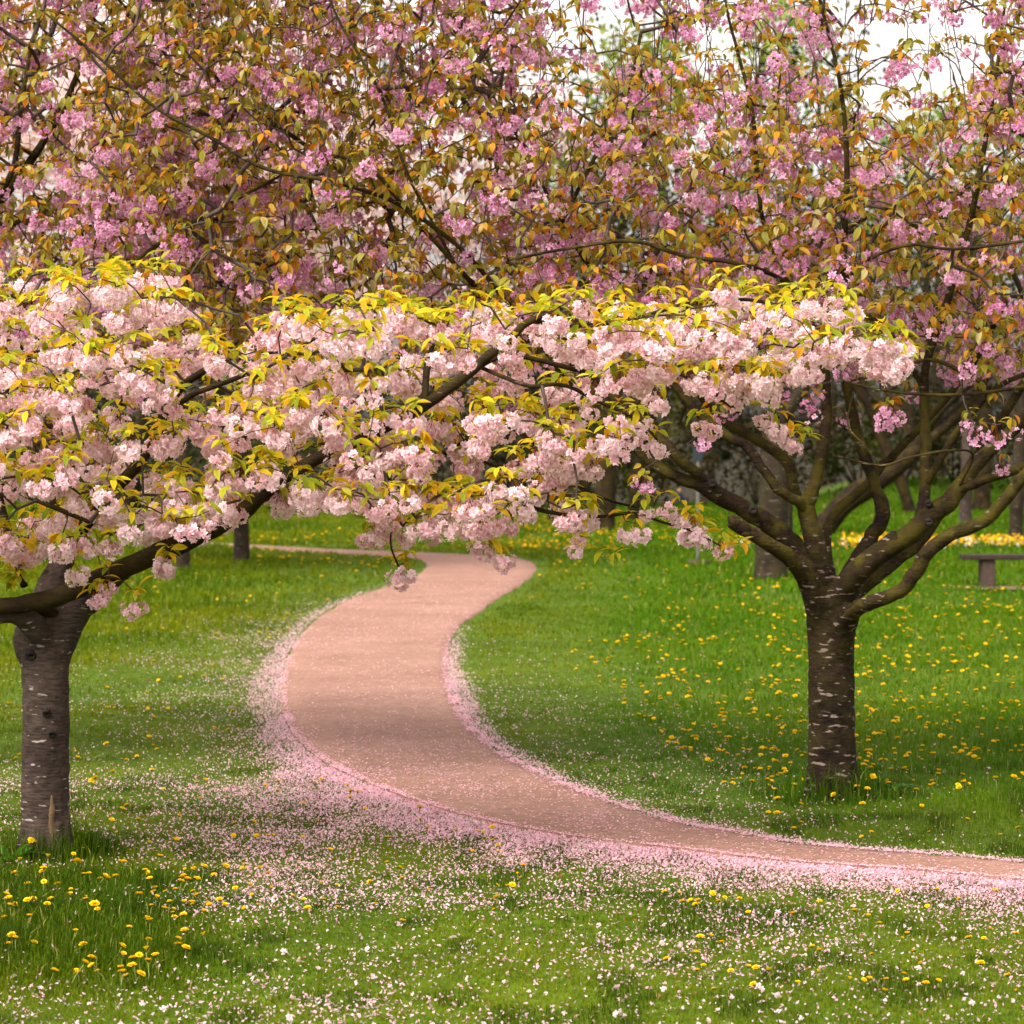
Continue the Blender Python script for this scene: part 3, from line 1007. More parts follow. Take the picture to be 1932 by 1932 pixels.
# ---- the pale pink cherry on the left
YL = float(LEFT_TRUNK[1])
baseL = np.array([LEFT_TRUNK[0], LEFT_TRUNK[1], float(gz(*LEFT_TRUNK))])
pale = thing('cherry_tree', 'pale pink cherry tree with yellow young leaves and smooth grey-brown trunk by the petal drift', 'tree', baseL, 'cherry trees beside the path')
r1 = np.random.default_rng(101)
fused(pale, baseL, 86, 1606, [
    [(86, 1630, 0, 50), (86, 1600, 0, 48), (86, 1540, 0, 46), (85, 1450, 0, 45), (86, 1350, 0, 44), (86, 1260, 0, 45), (84, 1210, 0, 48), (84, 1175, 0.02, 46), (90, 1135, 0.06, 33), (100, 1095, 0.12, 25), (118, 1055, 0.18, 20)],
    [(92, 1260, 0, 36), (104, 1215, 0, 37), (126, 1178, -0.02, 32), (155, 1145, -0.06, 25), (190, 1110, -0.18, 20), (225, 1080, -0.30, 18)],
    [(70, 1260, 0, 28), (52, 1215, 0, 27), (46, 1190, -0.02, 20), (47, 1178, -0.02, 10)],
    [(90, 1225, -0.05, 26), (62, 1180, -0.14, 24), (30, 1160, -0.22, 18), (-20, 1166, -0.25, 15)],
], YL, M_BARK_GREY, 0.010, 3)
# torn strip of bark and knots on the trunk
fY = YL - 46 * YL / F
for (x, y, rx, ry) in ((88, 1345, 9, 8), (98, 1384, 8, 7), (58, 1235, 10, 11)):
    P, R = px_limb([(x, y, 0.05, rx * 0.9), (x, y, 0.0, rx), (x, y + 1, -0.012, rx * 0.7), (x, y + 1, -0.004, rx * 0.2)], fY + 0.0)
    V, q, t = tube(P - baseL, R, 12, 0.25, int(x))
    obj('knot', mesh('knot', V, [q, t], M_KNOT), pale)
P, R = px_limb([(97, 1500, 0.014, 1.5), (99, 1525, 0.015, 6), (97, 1550, 0.017, 7), (101, 1580, 0.017, 8), (106, 1612, 0.016, 9)], fY)
V, q, t = tube(catmull(P, 20) - baseL, np.interp(np.linspace(0, 4, 20), range(5), R), 10, 0.3, 4)
obj('torn_bark', mesh('torn_bark', V, [q, t], M_TORN), pale)
PALE_LIMBS = [
    # the long limb that sweeps across in front of the trunk
    [(-150, 1118, -0.35, 17), (-60, 1142, -0.35, 17), (20, 1143, -0.33, 17), (90, 1130, -0.3, 17), (150, 1112, -0.3, 18), (215, 1078, -0.32, 19), (300, 1046, -0.35, 19), (390, 1003, -0.4, 18), (450, 968, -0.45, 17), (505, 926, -0.5, 14), (570, 880, -0.55, 12), (690, 826, -0.65, 11), (780, 778, -0.7, 11), (865, 718, -0.75, 10), (950, 650, -0.8, 8.5), (1000, 606, -0.8, 7), (1060, 590, -0.8, 5)],
    [(-150, 1190, -0.3, 16), (-40, 1172, -0.25, 15), (30, 1150, -0.2, 14), (80, 1150, -0.1, 14), (120, 1175, 0.0, 14)],
    # trunk forks
    [(126, 1178, -0.02, 30), (158, 1143, -0.06, 24), (205, 1105, -0.2, 18), (250, 1062, -0.33, 15)],
    [(90, 1135, 0.06, 31), (100, 1095, 0.12, 25), (120, 1060, 0.2, 19), (150, 1000, 0.2, 15), (210, 930, 0.2, 12), (284, 845, 0.1, 11), (307, 790, 0.0, 10), (340, 733, -0.1, 8), (407, 684, -0.2, 6), (450, 640, -0.2, 4)],
    [(45, 1105, -0.28, 9), (33, 1060, -0.2, 9), (15, 1000, -0.1, 8), (-10, 900, 0, 7), (-30, 760, 0.1, 6), (20, 620, 0.1, 4), (60, 560, 0.1, 3)],
    [(328, 769, -0.05, 7), (370, 742, -0.15, 6), (451, 711, -0.3, 5), (540, 670, -0.4, 4), (640, 610, -0.4, 3)],
    # lower long boughs to the right
    [(440, 975, -0.45, 11), (520, 930, -0.2, 9), (600, 905, 0.0, 8), (690, 900, 0.1, 7), (762, 902, 0.0, 7), (831, 920, -0.2, 6.5), (906, 932, -0.3, 6), (985, 954, -0.4, 5), (1070, 972, -0.4, 3.6), (1138, 974, -0.4, 3.2), (1197, 968, -0.4, 3), (1250, 985, -0.4, 2.6), (1309, 1003, -0.4, 2.2), (1360, 1030, -0.4, 1.6)],
    [(600, 905, 0.0, 7), (700, 880, 0.1, 5.5), (780, 872, 0.1, 5), (860, 850, 0.1, 4.5), (933, 880, 0.0, 3.4), (968, 899, 0.0, 3.2), (1070, 909, -0.1, 2.8), (1138, 940, -0.2, 2.5), (1200, 957, -0.25, 2)],
    [(738, 905, 0.0, 6), (760, 880, -0.1, 5), (830, 860, -0.2, 5), (880, 830, -0.2, 4), (940, 800, -0.3, 3.5), (1010, 835, -0.4, 3), (1060, 860, -0.4, 2.4)],
    # upper boughs
    [(800, 765, -0.7, 8), (810, 677, -0.5, 8), (838, 625, -0.45, 7), (845, 590, -0.4, 4)],
    [(865, 718, -0.72, 6), (944, 673, -0.6, 5.5), (1020, 680, -0.6, 5), (1101, 700, -0.6, 4.5), (1170, 690, -0.6, 4), (1260, 700, -0.6, 3.5), (1330, 730, -0.6, 3), (1380, 770, -0.6, 2)],
    [(900, 690, -0.7, 5), (995, 727, -0.9, 4.5), (1063, 727, -0.9, 4), (1138, 762, -0.9, 3.6), (1200, 790, -0.9, 3), (1240, 830, -0.9, 2)],
    [(1000, 606, -0.8, 6), (1100, 615, -0.6, 5), (1200, 600, -0.5, 4.5), (1290, 575, -0.5, 4), (1400, 565, -0.5, 3.6), (1480, 580, -0.5, 3.2), (1560, 610, -0.5, 2.8), (1630, 660, -0.5, 2), (1690, 695, -0.5, 1.5)],
    [(1290, 575, -0.5, 3), (1340, 620, -0.4, 2.8), (1420, 700, -0.4, 2.4), (1440, 740, -0.4, 2), (1470, 790, -0.4, 1.8)],
    [(-60, 870, -0.5, 7), (40, 930, -0.7, 6), (120, 965, -0.8, 5), (170, 985, -0.8, 4)],
    [(755, 905, -0.5, 3), (741, 985, -0.6, 2.2), (738, 1030, -0.6, 2), (752, 1070, -0.6, 1.8)],
]
nodes = limbs(pale, baseL, PALE_LIMBS, YL, M_BARK_LIMB, 14, 'limb', 2)
PALE_POLY = np.array([(-140, 505), (0, 505), (140, 510), (280, 515), (345, 530), (335, 585), (300, 610), (350, 650), (430, 640), (480, 600), (600, 580), (830, 562), (1000, 570), (1240, 552), (1400, 535), (1560, 550), (1630, 600), (1690, 680), (1600, 665), (1440, 720), (1320, 720), (1240, 800), (1150, 830), (1110, 900), (1120, 985), (1050, 965), (930, 1010), (830, 975), (700, 985), (560, 945), (470, 950), (330, 990), (240, 1015), (120, 1040), (-140, 1045)], float)


def pale_dens(px, py, Y):
    d = in_poly(px, py, PALE_POLY).astype(float)
    d *= 1 - 0.80 * smooth(880, 1060, px) * smooth(700, 790, py)
    d *= 1 - 0.35 * smooth(1050, 1250, px)
    d *= 1 - 0.72 * np.exp(-((px - 900) / 170) ** 2 - ((py - 850) / 45) ** 2)
    d *= 1 - 0.75 * np.exp(-((px - 300) / 55) ** 2 - ((py - 800) / 55) ** 2)
    d *= 1 - 0.75 * np.exp(-((px - 390) / 60) ** 2 - ((py - 710) / 30) ** 2)
    d *= 1 - 0.55 * np.exp(-((px - 770) / 60) ** 2 - ((py - 770) / 40) ** 2)
    d *= 1 - 0.6 * smooth(1000, 1060, py) * smooth(150, 60, px)
    strat = 0.5 + 0.5 * np.sin(py / 62 * 2 * PI + px / 170 + Y * 1.3)
    return d * (0.35 + 0.65 * strat) * np.where(noise2(px / 45, py / 30 + Y) > 0.33, 1, 0.35)


def pale_Y(px, py):
    return YL - 1.7 + 0 * px, YL + np.interp(px, [0, 800, 1400, 1700], [1.1, 0.6, 0.1, -0.1])


def sprays(P, r, lo, hi, step):
    """short rows of blossom balls round each point: the balls hang side by side along a shoot"""
    out, own = [], []
    for i, p in enumerate(P):
        a = r.uniform(0, 2 * PI); d = A([math.cos(a), math.sin(a) * 0.8, r.normal(0, 0.22)])
        k = int(r.integers(lo, hi))
        for j in range(k):
            out.append(p + d * step * (j - (k - 1) / 2) * r.uniform(0.85, 1.15) + r.normal(0, 0.014, 3)); own.append(i)
    return np.array(out), np.array(own)


C0 = sample(26000, -140, 1720, 490, 1050, pale_Y, pale_dens, r1)
C0 = C0[thin(C0, 0.205)]
r1.shuffle(C0)
C0 = C0[:420]
C1, _own = sprays(C0, r1, 1, 5, 0.088)
print('pale sprays', len(C0), len(C1))
# single sprays that stand clear of the crown in the photograph
OUTL = [(755, 1078, -0.6), (768, 1070, -0.6), (252, 1142, -0.5), (262, 1136, -0.48), (176, 1125, -0.5), (190, 1120, -0.5), (205, 1098, -0.5), (312, 1066, -0.5), (318, 1058, -0.5), (140, 1070, -0.6), (1180, 995, -0.4), (1200, 1000, -0.4), (1215, 962, -0.4), (1250, 955, -0.4), (1285, 968, -0.4), (1300, 995, -0.4), (1310, 985, -0.4), (1325, 1012, -0.4), (1362, 1028, -0.4), (1092, 1010, -0.4), (1098, 985, -0.4), (1085, 1030, -0.4), (1110, 960, -0.4), (925, 1035, -0.5), (945, 1050, -0.5), (900, 1020, -0.5), (880, 1000, -0.5), (1440, 780, -0.4), (1465, 800, -0.4), (1490, 822, -0.4), (1500, 835, -0.4), (1220, 820, -0.8), (1240, 835, -0.8), (1320, 795, -0.6), (1335, 800, -0.6), (1660, 690, -0.5), (1685, 690, -0.5), (1640, 675, -0.5), (1390, 745, -0.5), (1415, 728, -0.5), (1560, 640, -0.5), (1585, 625, -0.5), (715, 1000, -0.5), (735, 985, -0.55), (760, 1005, -0.5), (690, 1010, -0.5), (820, 1010, -0.3), (1045, 885, -0.3), (1100, 860, -0.4), (1115, 875, -0.4), (1065, 830, -0.4), (1090, 790, -0.5), (1120, 770, -0.5), (300, 515, 0.1), (315, 520, 0.0), (330, 525, 0.0), (295, 530, 0.1)]
o_ = np.array(OUTL, float)
C1 = np.vstack([C1, at(o_[:, 0], o_[:, 1] - 8, YL + o_[:, 2])])
V, q, tn = grow(nodes, C1 + np.array([0, 0, 0.012]), r1, 0.10, 0.05, 0.0024)
tag(obj('twigs', mesh('twigs', V - baseL, [q], M_TWIG), pale), kind='stuff')
ext = tn[r1.random(len(tn)) < 0.12]
tips = at(A([1160, 1150, 1140, 1210, 1375, 1395, 40, 20, 10, 1515, 1520]), A([1045, 870, 1050, 905, 1035, 1030, 1085, 1060, 1100, 815, 828]), YL - 0.4)
sprout = at(A([10, 22, 30, 15, 8]), A([1040, 1062, 1085, 1098, 1078]), YL - 0.3)
tufts = np.vstack([C1 + np.array([0, 0, 0.035]), ext, tips, sprout])
tn_ = np.concatenate([r1.integers(4, 8, len(C1)), r1.integers(2, 5, len(ext)), np.full(len(tips), 6), np.full(len(sprout), 7)])
print('pale', crown(pale, baseL, C1, tufts, tn_, PALE_T, M_PETAL_PALE, LEAF_YEL, M_LEAF, 201, 'blossom', cscale=(0.78, 1.15), tuft_droop=0.08), round(time.time() - T0, 1))

# ---- the dark-trunked pink cherry on the right
YR = float(RIGHT_TRUNK[1])
baseR = np.array([RIGHT_TRUNK[0], RIGHT_TRUNK[1], float(gz(*RIGHT_TRUNK))])
pink = thing('cherry_tree', 'deep pink cherry tree with bronze leaves, dark forked trunk and many spreading mossy limbs', 'tree', baseR, 'cherry trees beside the path')
r2 = np.random.default_rng(102)
PINK_LIMBS = [
    [(1545, 1120, -0.1, 24), (1520, 1085, -0.2, 20), (1493, 1056, -0.3, 16), (1455, 1029, -0.4, 14), (1412, 1003, -0.45, 13), (1390, 988, -0.5, 14), (1380, 984, -0.5, 12)],
    [(1550, 1110, -0.05, 28), (1530, 1070, -0.1, 24), (1508, 1043, -0.12, 21), (1470, 1003, -0.15, 19), (1412, 966, -0.2, 17), (1358, 934, -0.25, 17), (1320, 912, -0.3, 15), (1285, 903, -0.3, 12), (1248, 884, -0.3, 12), (1205, 850, -0.2, 11), (1150, 800, 0.0, 10), (1060, 710, 0.2, 9), (960, 610, 0.4, 8), (860, 500, -0.3, 4.5), (770, 400, -0.5, 4.2), (700, 318, -0.5, 3.6), (620, 290, -0.4, 2.2)],
    [(1326, 918, -0.28, 14), (1314, 893, -0.35, 12), (1285, 868, -0.4, 11), (1256, 838, -0.4, 11), (1180, 770, -0.2, 10), (1100, 700, 0.1, 9), (1000, 620, 0.0, 4.7), (880, 480, -0.3, 4.4), (760, 390, -0.5, 4.4), (640, 345, -0.6, 4.1), (500, 318, -0.6, 3.9), (390, 255, -0.6, 3.6), (290, 200, -0.6, 3.3), (190, 112, -0.6, 2.8), (80, 20, -0.6, 2.2)],
    [(1562, 1120, -0.1, 24), (1545, 1050, -0.2, 20), (1530, 1000, -0.22, 19), (1520, 955, -0.22, 17), (1531, 930, -0.22, 14), (1543, 894, -0.2, 12), (1555, 830, -0.2, 11), (1560, 760, -0.1, 10), (1545, 640, 0.0, 8), (1490, 540, -0.5, 4.8), (1400, 500, -0.8, 4.5), (1290, 482, -0.9, 4.2), (1200, 455, -0.95, 3.9), (1110, 462, -0.95, 3.3), (960, 490, -0.95, 2.4)],
    [(1519, 960, -0.22, 14), (1500, 943, -0.3, 11), (1470, 925, -0.35, 10), (1440, 885, -0.35, 9.5), (1410, 845, -0.3, 9), (1368, 818, -0.3, 9), (1300, 760, -0.2, 8), (1220, 660, 0, 7), (1150, 560, 0.2, 6), (1060, 420, 0.3, 3.5), (1000, 300, 0.3, 2.8), (930, 180, 0.3, 2.1)],
    [(1535, 1030, 0.1, 14), (1515, 960, 0.35, 12), (1498, 918, 0.4, 11), (1491, 883, 0.45, 11), (1456, 848, 0.45, 10), (1397, 810, 0.45, 9), (1340, 770, 0.5, 8), (1280, 660, 0.6, 6), (1240, 540, 0.6, 5)],
    [(1565, 1100, 0.2, 16), (1558, 1040, 0.35, 12), (1560, 1000, 0.45, 10), (1580, 962, 0.5, 9.5), (1631, 918, 0.6, 9), (1660, 883, 0.7, 8.5), (1695, 848, 0.75, 8), (1760, 780, 0.8, 7), (1840, 680, 0.9, 6), (1900, 560, 0.9, 5)],
    [(1590, 1110, 0.1, 20), (1616, 1058, 0.15, 16), (1645, 1014, 0.2, 15), (1664, 966, 0.2, 14), (1650, 918, 0.25, 12), (1630, 853, 0.25, 11), (1610, 790, 0.3, 10), (1592, 690, 0.3, 9), (1588, 560, 0.3, 8), (1594, 430, 0.3, 5.6), (1598, 300, 0.3, 4.9), (1588, 180, 0.3, 4.2), (1570, 90, 0.3, 3.5), (1540, -20, 0.3, 2.8), (1500, -120, 0.3, 1.8)],
    [(1585, 1120, -0.15, 26), (1615, 1080, -0.25, 23), (1660, 1043, -0.3, 21), (1718, 1005, -0.35, 20), (1762, 968, -0.35, 19), (1806, 926, -0.35, 17), (1835, 883, -0.35, 15), (1879, 839, -0.3, 13), (1960, 760, -0.2, 11), (2020, 640, 0, 9), (2060, 500, 0, 7)],
    [(1808, 926, -0.36, 11), (1830, 916, -0.42, 10), (1864, 903, -0.5, 9), (1932, 880, -0.6, 9), (2000, 850, -0.7, 8), (2090, 760, -0.7, 6)],
    [(1735, 988, -0.3, 15), (1742, 950, -0.2, 13), (1745, 912, -0.1, 12), (1747, 853, 0.0, 11), (1745, 780, 0.1, 10), (1748, 690, 0.1, 8), (1790, 560, 0.2, 7), (1830, 420, 0.2, 6), (1860, 260, 0.2, 5), (1885, 100, 0.2, 3.5), (1900, -40, 0.2, 2)],
    [(1746, 920, -0.1, 9), (1759, 894, -0.15, 8.5), (1783, 853, -0.2, 8), (1803, 820, -0.2, 7.5), (1850, 760, -0.2, 6), (1900, 720, -0.2, 5), (1980, 690, -0.2, 4)],
    [(1600, 1165, -0.25, 17), (1631, 1142, -0.4, 16), (1683, 1124, -0.5, 14), (1718, 1096, -0.55, 14), (1748, 1045, -0.6, 14), (1791, 1011, -0.62, 13), (1850, 988, -0.65, 12.5), (1900, 938, -0.7, 12), (1940, 890, -0.75, 11), (1990, 830, -0.8, 10), (2080, 720, -0.8, 7)],
    [(1600, 1135, 0.2, 18), (1622, 1112, 0.35, 15), (1660, 1084, 0.4, 13), (1718, 1037, 0.5, 12), (1760, 990, 0.6, 11), (1830, 880, 0.7, 9), (1920, 740, 0.8, 8), (1990, 600, 0.9, 6)],
    # higher boughs
    [(1588, 540, 0.0, 3.9), (1640, 490, -0.6, 3.3), (1720, 462, -1.0, 3.3), (1800, 470, -1.1, 3.0), (1932, 455, -1.1, 2.8), (2020, 440, -1.1, 2.2)],
    [(1490, 540, 0.1, 4.5), (1440, 420, 0.2, 4.5), (1428, 300, 0.2, 4.1), (1418, 200, 0.2, 3.8), (1395, 110, 0.2, 3.4), (1372, 20, 0.2, 2.6), (1360, -60, 0.2, 1.5)],
    [(1745, 740, 0.1, 6), (1690, 640, 0, 5), (1640, 600, -0.1, 4), (1560, 590, -0.2, 3)],
    [(860, 500, -0.3, 3.6), (770, 330, -0.6, 3.3), (720, 180, -0.6, 3.0), (640, 40, -0.6, 2.4), (600, -60, -0.6, 1.2)],
    [(1060, 420, 0.3, 5), (1120, 300, 0.3, 4.5), (1180, 200, 0.3, 4), (1210, 60, 0.3, 3)],
    [(740, 400, 0.6, 6), (600, 290, 0.8, 5), (420, 160, 0.9, 4), (330, 30, 1.0, 3)],
    [(1806, 926, -0.36, 3), (1835, 858, -0.6, 2.6), (1790, 850, -0.7, 2.4), (1720, 862, -0.7, 2.4), (1660, 878, -0.7, 2.2), (1580, 860, -0.7, 1.4)],
    [(1660, 878, -0.7, 1.6), (1630, 840, -0.7, 1.6), (1600, 800, -0.6, 1.8), (1610, 740, -0.5, 2)],
    [(1990, 720, -0.5, 5), (1900, 735, -0.6, 4), (1800, 745, -0.7, 3.4), (1690, 740, -0.7, 2.8), (1590, 720, -0.6, 2)],
    [(1280, 800, 0.4, 4), (1330, 700, 0.5, 4), (1420, 660, 0.5, 3.5), (1530, 640, 0.5, 2.5)],
    [(1850, 720, -0.3, 6), (1760, 680, -0.3, 4), (1680, 700, -0.35, 3), (1600, 720, -0.4, 2)],
]
PINK_FEET = [
    [(1571, 1525, 0, 48), (1571, 1500, 0, 46), (1570, 1450, 0, 44.5), (1570, 1350, 0, 43), (1569, 1250, 0, 44), (1569, 1180, 0, 46), (1569, 1130, 0, 48), (1568, 1105, 0, 40), (1568, 1092, 0, 20)],
    [(1556, 1190, -0.03, 26), (1546, 1135, -0.06, 28), (1530, 1080, -0.1, 25), (1508, 1043, -0.12, 21), (1470, 1003, -0.15, 19)],
    [(1550, 1180, -0.05, 24), (1536, 1120, -0.13, 24), (1517, 1083, -0.2, 20), (1493, 1056, -0.3, 16), (1455, 1029, -0.4, 14)],
    [(1568, 1180, -0.08, 24), (1560, 1110, -0.12, 23), (1545, 1050, -0.2, 20), (1530, 1000, -0.22, 19)],
    [(1570, 1170, 0.08, 24), (1564, 1100, 0.2, 18), (1558, 1040, 0.35, 12), (1560, 1000, 0.45, 10)],
    [(1576, 1180, 0.06, 24), (1595, 1108, 0.1, 20), (1616, 1058, 0.15, 16), (1645, 1014, 0.2, 15)],
    [(1574, 1200, -0.06, 26), (1586, 1130, -0.14, 28), (1615, 1082, -0.25, 23), (1660, 1043, -0.3, 21), (1700, 1015, -0.34, 20)],
    [(1582, 1240, -0.06, 24), (1592, 1180, -0.16, 24), (1612, 1152, -0.30, 17), (1640, 1138, -0.42, 15), (1683, 1124, -0.5, 14)],
    [(1580, 1200, 0.06, 24), (1600, 1135, 0.2, 18), (1622, 1112, 0.35, 15), (1660, 1084, 0.4, 13)],
    [(1530, 1040, 0.08, 18), (1535, 1030, 0.1, 14), (1515, 960, 0.35, 12)],
]
fused(pink, baseR, 1570, 1502, PINK_FEET, YR, M_BARK_TRUNK, 0.012, 8)
nodesR = limbs(pink, baseR, PINK_LIMBS, YR, M_BARK_DARK, 14, 'limb', 30)
for (x, y, dY, rr) in ((1421, 962, -0.42, 9), (1345, 912, -0.5, 8), (1752, 985, -0.62, 8), (1752, 950, -0.5, 7)):
    P, R = px_limb([(x, y, 0.06, rr), (x, y, 0.0, rr), (x, y, -0.02, rr * 0.75), (x, y, -0.008, rr * 0.25)], YR + dY + 0.1)
    V, q, t = tube(P - baseR, R, 12, 0.2, int(x))
    obj('knot', mesh('knot', V, [q, t], M_KNOT), pink)

TOP_X = [-200, 900, 980, 1060, 1200, 1300, 1450, 1600, 1740, 1850, 1932, 2150]
TOP_Y = [-260, -260, -20, 110, 130, 150, 150, 215, 235, 130, -20, -200]


def pink_dens(px, py, Y):
    top = np.interp(px, TOP_X, TOP_Y)
    d = smooth(top - 30, top + 70, py) + 0.17 * (py < top + 20)
    low = np.interp(px, [-200, 500, 900, 1200, 1350, 1500, 1700, 2150], [690, 640, 660, 720, 730, 690, 690, 740])
    d *= smooth(low + 25, low - 60, py) + 0.05 * (py < low + 90)
    d *= 1 - 0.85 * np.exp(-((px - 1055) / 75) ** 2 - ((py - 160) / 48) ** 2)
    d *= 1 - 0.5 * np.exp(-((px - 1700) / 130) ** 2 - ((py - 330) / 40) ** 2)
    d *= np.where(noise2(px / 38 + 7, py / 38 + Y * 2) > 0.30, 1, 0.3)
    return d


def pinkR_Y(px, py):
    near = np.interp(px, [-150, 400, 1000, 1570, 2100], [YR - 0.2, YR - 0.6, YR - 0.9, YR - 1.1, YR - 0.9])
    return near, near + np.interp(px, [-150, 600, 1570, 2100], [1.6, 2.2, 3.2, 3.2])


def clump_field(px, py, Y):
    """where the blossom gathers: more low down and to the right, in patches"""
    f = noise2(px / 75 + 5, py / 60 + Y * 0.9) * 0.65 + noise2(px / 30 + 40, py / 30 + Y * 2) * 0.35
    return smooth(0.30, 0.62, f + 0.10 * smooth(150, 500, py) + 0.06 * smooth(500, 1300, px))


C2 = sample(60000, 60, 2120, -260, 790, pinkR_Y, lambda px, py, Y: pink_dens(px, py, Y) * smooth(60, 420, px) * (0.12 + 0.88 * clump_field(px, py, Y)), r2)
C2 = C2[thin(C2, 0.15)]
r2.shuffle(C2)
C2, _own = sprays(C2[:1450], r2, 1, 4, 0.075)
print('pink balls', len(C2))
o_ = np.array([(1525, 760, -0.6), (1540, 745, -0.6), (1535, 780, -0.6), (1675, 790, -0.7), (1680, 775, -0.7), (1690, 780, -0.7), (1820, 705, -0.8), (1830, 690, -0.8), (1842, 825, -0.8), (1860, 815, -0.8), (1828, 800, -0.8), (1878, 820, -0.75), (1910, 812, -0.8), (1895, 885, -0.7), (1210, 905, -0.8), (1215, 915, -0.8), (1580, 700, -0.5), (1470, 745, -0.4), (1330, 830, -0.6)], float)
X2 = at(o_[:, 0], o_[:, 1] - 14, YR + o_[:, 2])
C2 = np.vstack([C2, X2])
L2 = sample(40000, 60, 2120, -260, 770, pinkR_Y, lambda px, py, Y: pink_dens(px, py, Y) * smooth(60, 420, px) * (1 - 0.6 * clump_field(px, py, Y)), r2)
L2 = L2[thin(L2, 0.09)]
r2.shuffle(L2)
L2 = L2[:3300]
V, q, tn = grow(nodesR, np.vstack([C2 + A([0, 0, 0.012]), L2]), r2, 0.03, 0.05, 0.0025)
mb = shoots(tn, 260, r2, 0.25, 0.7)
hi_ = tn[proj(tn)[1] < 330]
SV, SF, _ = shoots(hi_, 150, r2, 0.4, 1.0).arrays()
mb.add(SV, *SF)
mb.add(V, q)
V, Fs, _ = mb.arrays()
tag(obj('twigs', mesh('twigs', V - baseR, Fs, M_TWIG), pink), kind='stuff')
tufts = np.vstack([C2 + A([0, 0, 0.03]), L2])
tn_ = np.concatenate([r2.integers(2, 5, len(C2)), r2.integers(4, 9, len(L2))])
PP = A([.2, .2, .2, .12, .12, .08, .08])
print('pink', crown(pink, baseR, C2, tufts, tn_, PINK_T, M_PETAL_PINK, LEAF_BRZ, M_LEAF, 202, 'blossom', cscale=(0.75, 1.25), tuft_droop=0.28, cprob=PP), round(time.time() - T0, 1))

# ---- the pink cherry that leans in over the top left corner
YK = YR + 1.5
bK = np.array([*gp(-330, 770 + H * F / YK), 0.0])
bK[2] = float(gz(bK[0], bK[1]))
pink2 = thing('cherry_tree', 'pink cherry tree leaning in behind the pale one with bronze leaves over the upper corner', 'tree', bK, 'cherry trees beside the path')
r3 = np.random.default_rng(103)
bp = 770 + H * F / YK
V, q, t = trunk_mesh(-330, bp, 1010, 44, YK, bK, M_BARK_TRUNK, 0.02, 1.2, 5, 1.2)
obj('trunk', mesh('trunk', V, [q, t], M_BARK_TRUNK), pink2)
LIMBK = [
    [(-325, 1050, 0, 30), (-250, 930, -0.1, 24), (-150, 800, -0.2, 18), (-20, 690, -0.3, 14), (120, 600, -0.8, 10), (220, 520, -1.1, 4.5), (330, 440, -1.2, 3.9), (440, 380, -1.3, 3.3), (550, 320, -1.3, 2.4)],
    [(-320, 1060, 0.1, 28), (-290, 900, 0.2, 22), (-220, 700, 0.2, 18), (-120, 520, 0.2, 14), (-20, 400, 0.2, 11), (60, 300, 0.1, 8), (130, 180, 0.1, 6), (170, 60, 0.1, 4), (200, -80, 0.1, 2.5)],
    [(-335, 1050, 0, 26), (-400, 850, 0.1, 20), (-430, 600, 0.1, 15), (-400, 300, 0.1, 10), (-380, 50, 0.1, 6)],
    [(-60, 440, 0.2, 9), (40, 420, 0.2, 7), (160, 430, 0.2, 6), (260, 400, 0.1, 5), (360, 340, 0.1, 3.5)],
    [(-20, 690, -0.3, 9), (100, 660, -0.1, 7), (260, 620, 0.1, 5), (420, 560, 0.2, 4), (560, 540, 0.2, 3)],
    [(-150, 560, 0.1, 9), (-60, 440, -0.3, 8), (20, 330, -0.5, 6), (40, 200, -0.5, 5), (60, 80, -0.5, 3)],
]
nodesK = limbs(pink2, bK, LIMBK, YK, M_BARK_DARK, 12, 'limb', 60)
yk = lambda px, py: (YK - 1.1 + 0 * px, YK + 1.6 + 0 * px)
dk = lambda px, py, Y: pink_dens(px, py, Y) * smooth(620, 260, px)
C3 = sample(30000, -420, 620, -260, 760, yk, lambda px, py, Y: dk(px, py, Y) * (0.12 + 0.88 * clump_field(px, py, Y)), r3)
C3 = C3[thin(C3, 0.15)]
r3.shuffle(C3)
C3, _own = sprays(C3[:720], r3, 1, 4, 0.075)
L3 = sample(20000, -420, 620, -260, 740, yk, lambda px, py, Y: dk(px, py, Y) * (1 - 0.6 * clump_field(px, py, Y)), r3)
L3 = L3[thin(L3, 0.11)]
r3.shuffle(L3)
L3 = L3[:1800]
V, q, tn = grow(nodesK, np.vstack([C3 + A([0, 0, 0.012]), L3]), r3, 0.03, 0.05, 0.0025)
mb = shoots(tn, 140, r3, 0.25, 0.7)
mb.add(V, q)
V, Fs, _ = mb.arrays()
tag(obj('twigs', mesh('twigs', V - bK, Fs, M_TWIG), pink2), kind='stuff')
tufts = np.vstack([C3 + A([0, 0, 0.03]), L3])
tn_ = np.concatenate([r3.integers(2, 5, len(C3)), r3.integers(4, 9, len(L3))])
print('pink2', crown(pink2, bK, C3, tufts, tn_, PINK_T, M_PETAL_PINK, LEAF_BRZ, M_LEAF, 203, 'blossom', 260, (0.75, 1.25), 0.28, PP), round(time.time() - T0, 1))


# ------------------------------------------------------------------ trees and shrubs further back
def quads_at(P, N, size, r, col, asp=0.62):
    """leaf-sized faces at P"""
    n = len(P)
    e = np.stack([r.normal(0, 0.8, n), r.normal(0, 0.8, n), r.uniform(0, 2 * PI, n)], -1)
    s = size * r.uniform(0.6, 1.4, n)
    T = np.array([[-1, 0, 0], [-.1, -asp, 0.18], [1, 0, 0], [-.1, asp, 0.18]]) * 0.5
    return bake([(T, [np.array([[0, 1, 2], [0, 2, 3]])], np.ones((4, 3)))], np.zeros(n, int), rotm(e) * s[:, None, None], P, col)


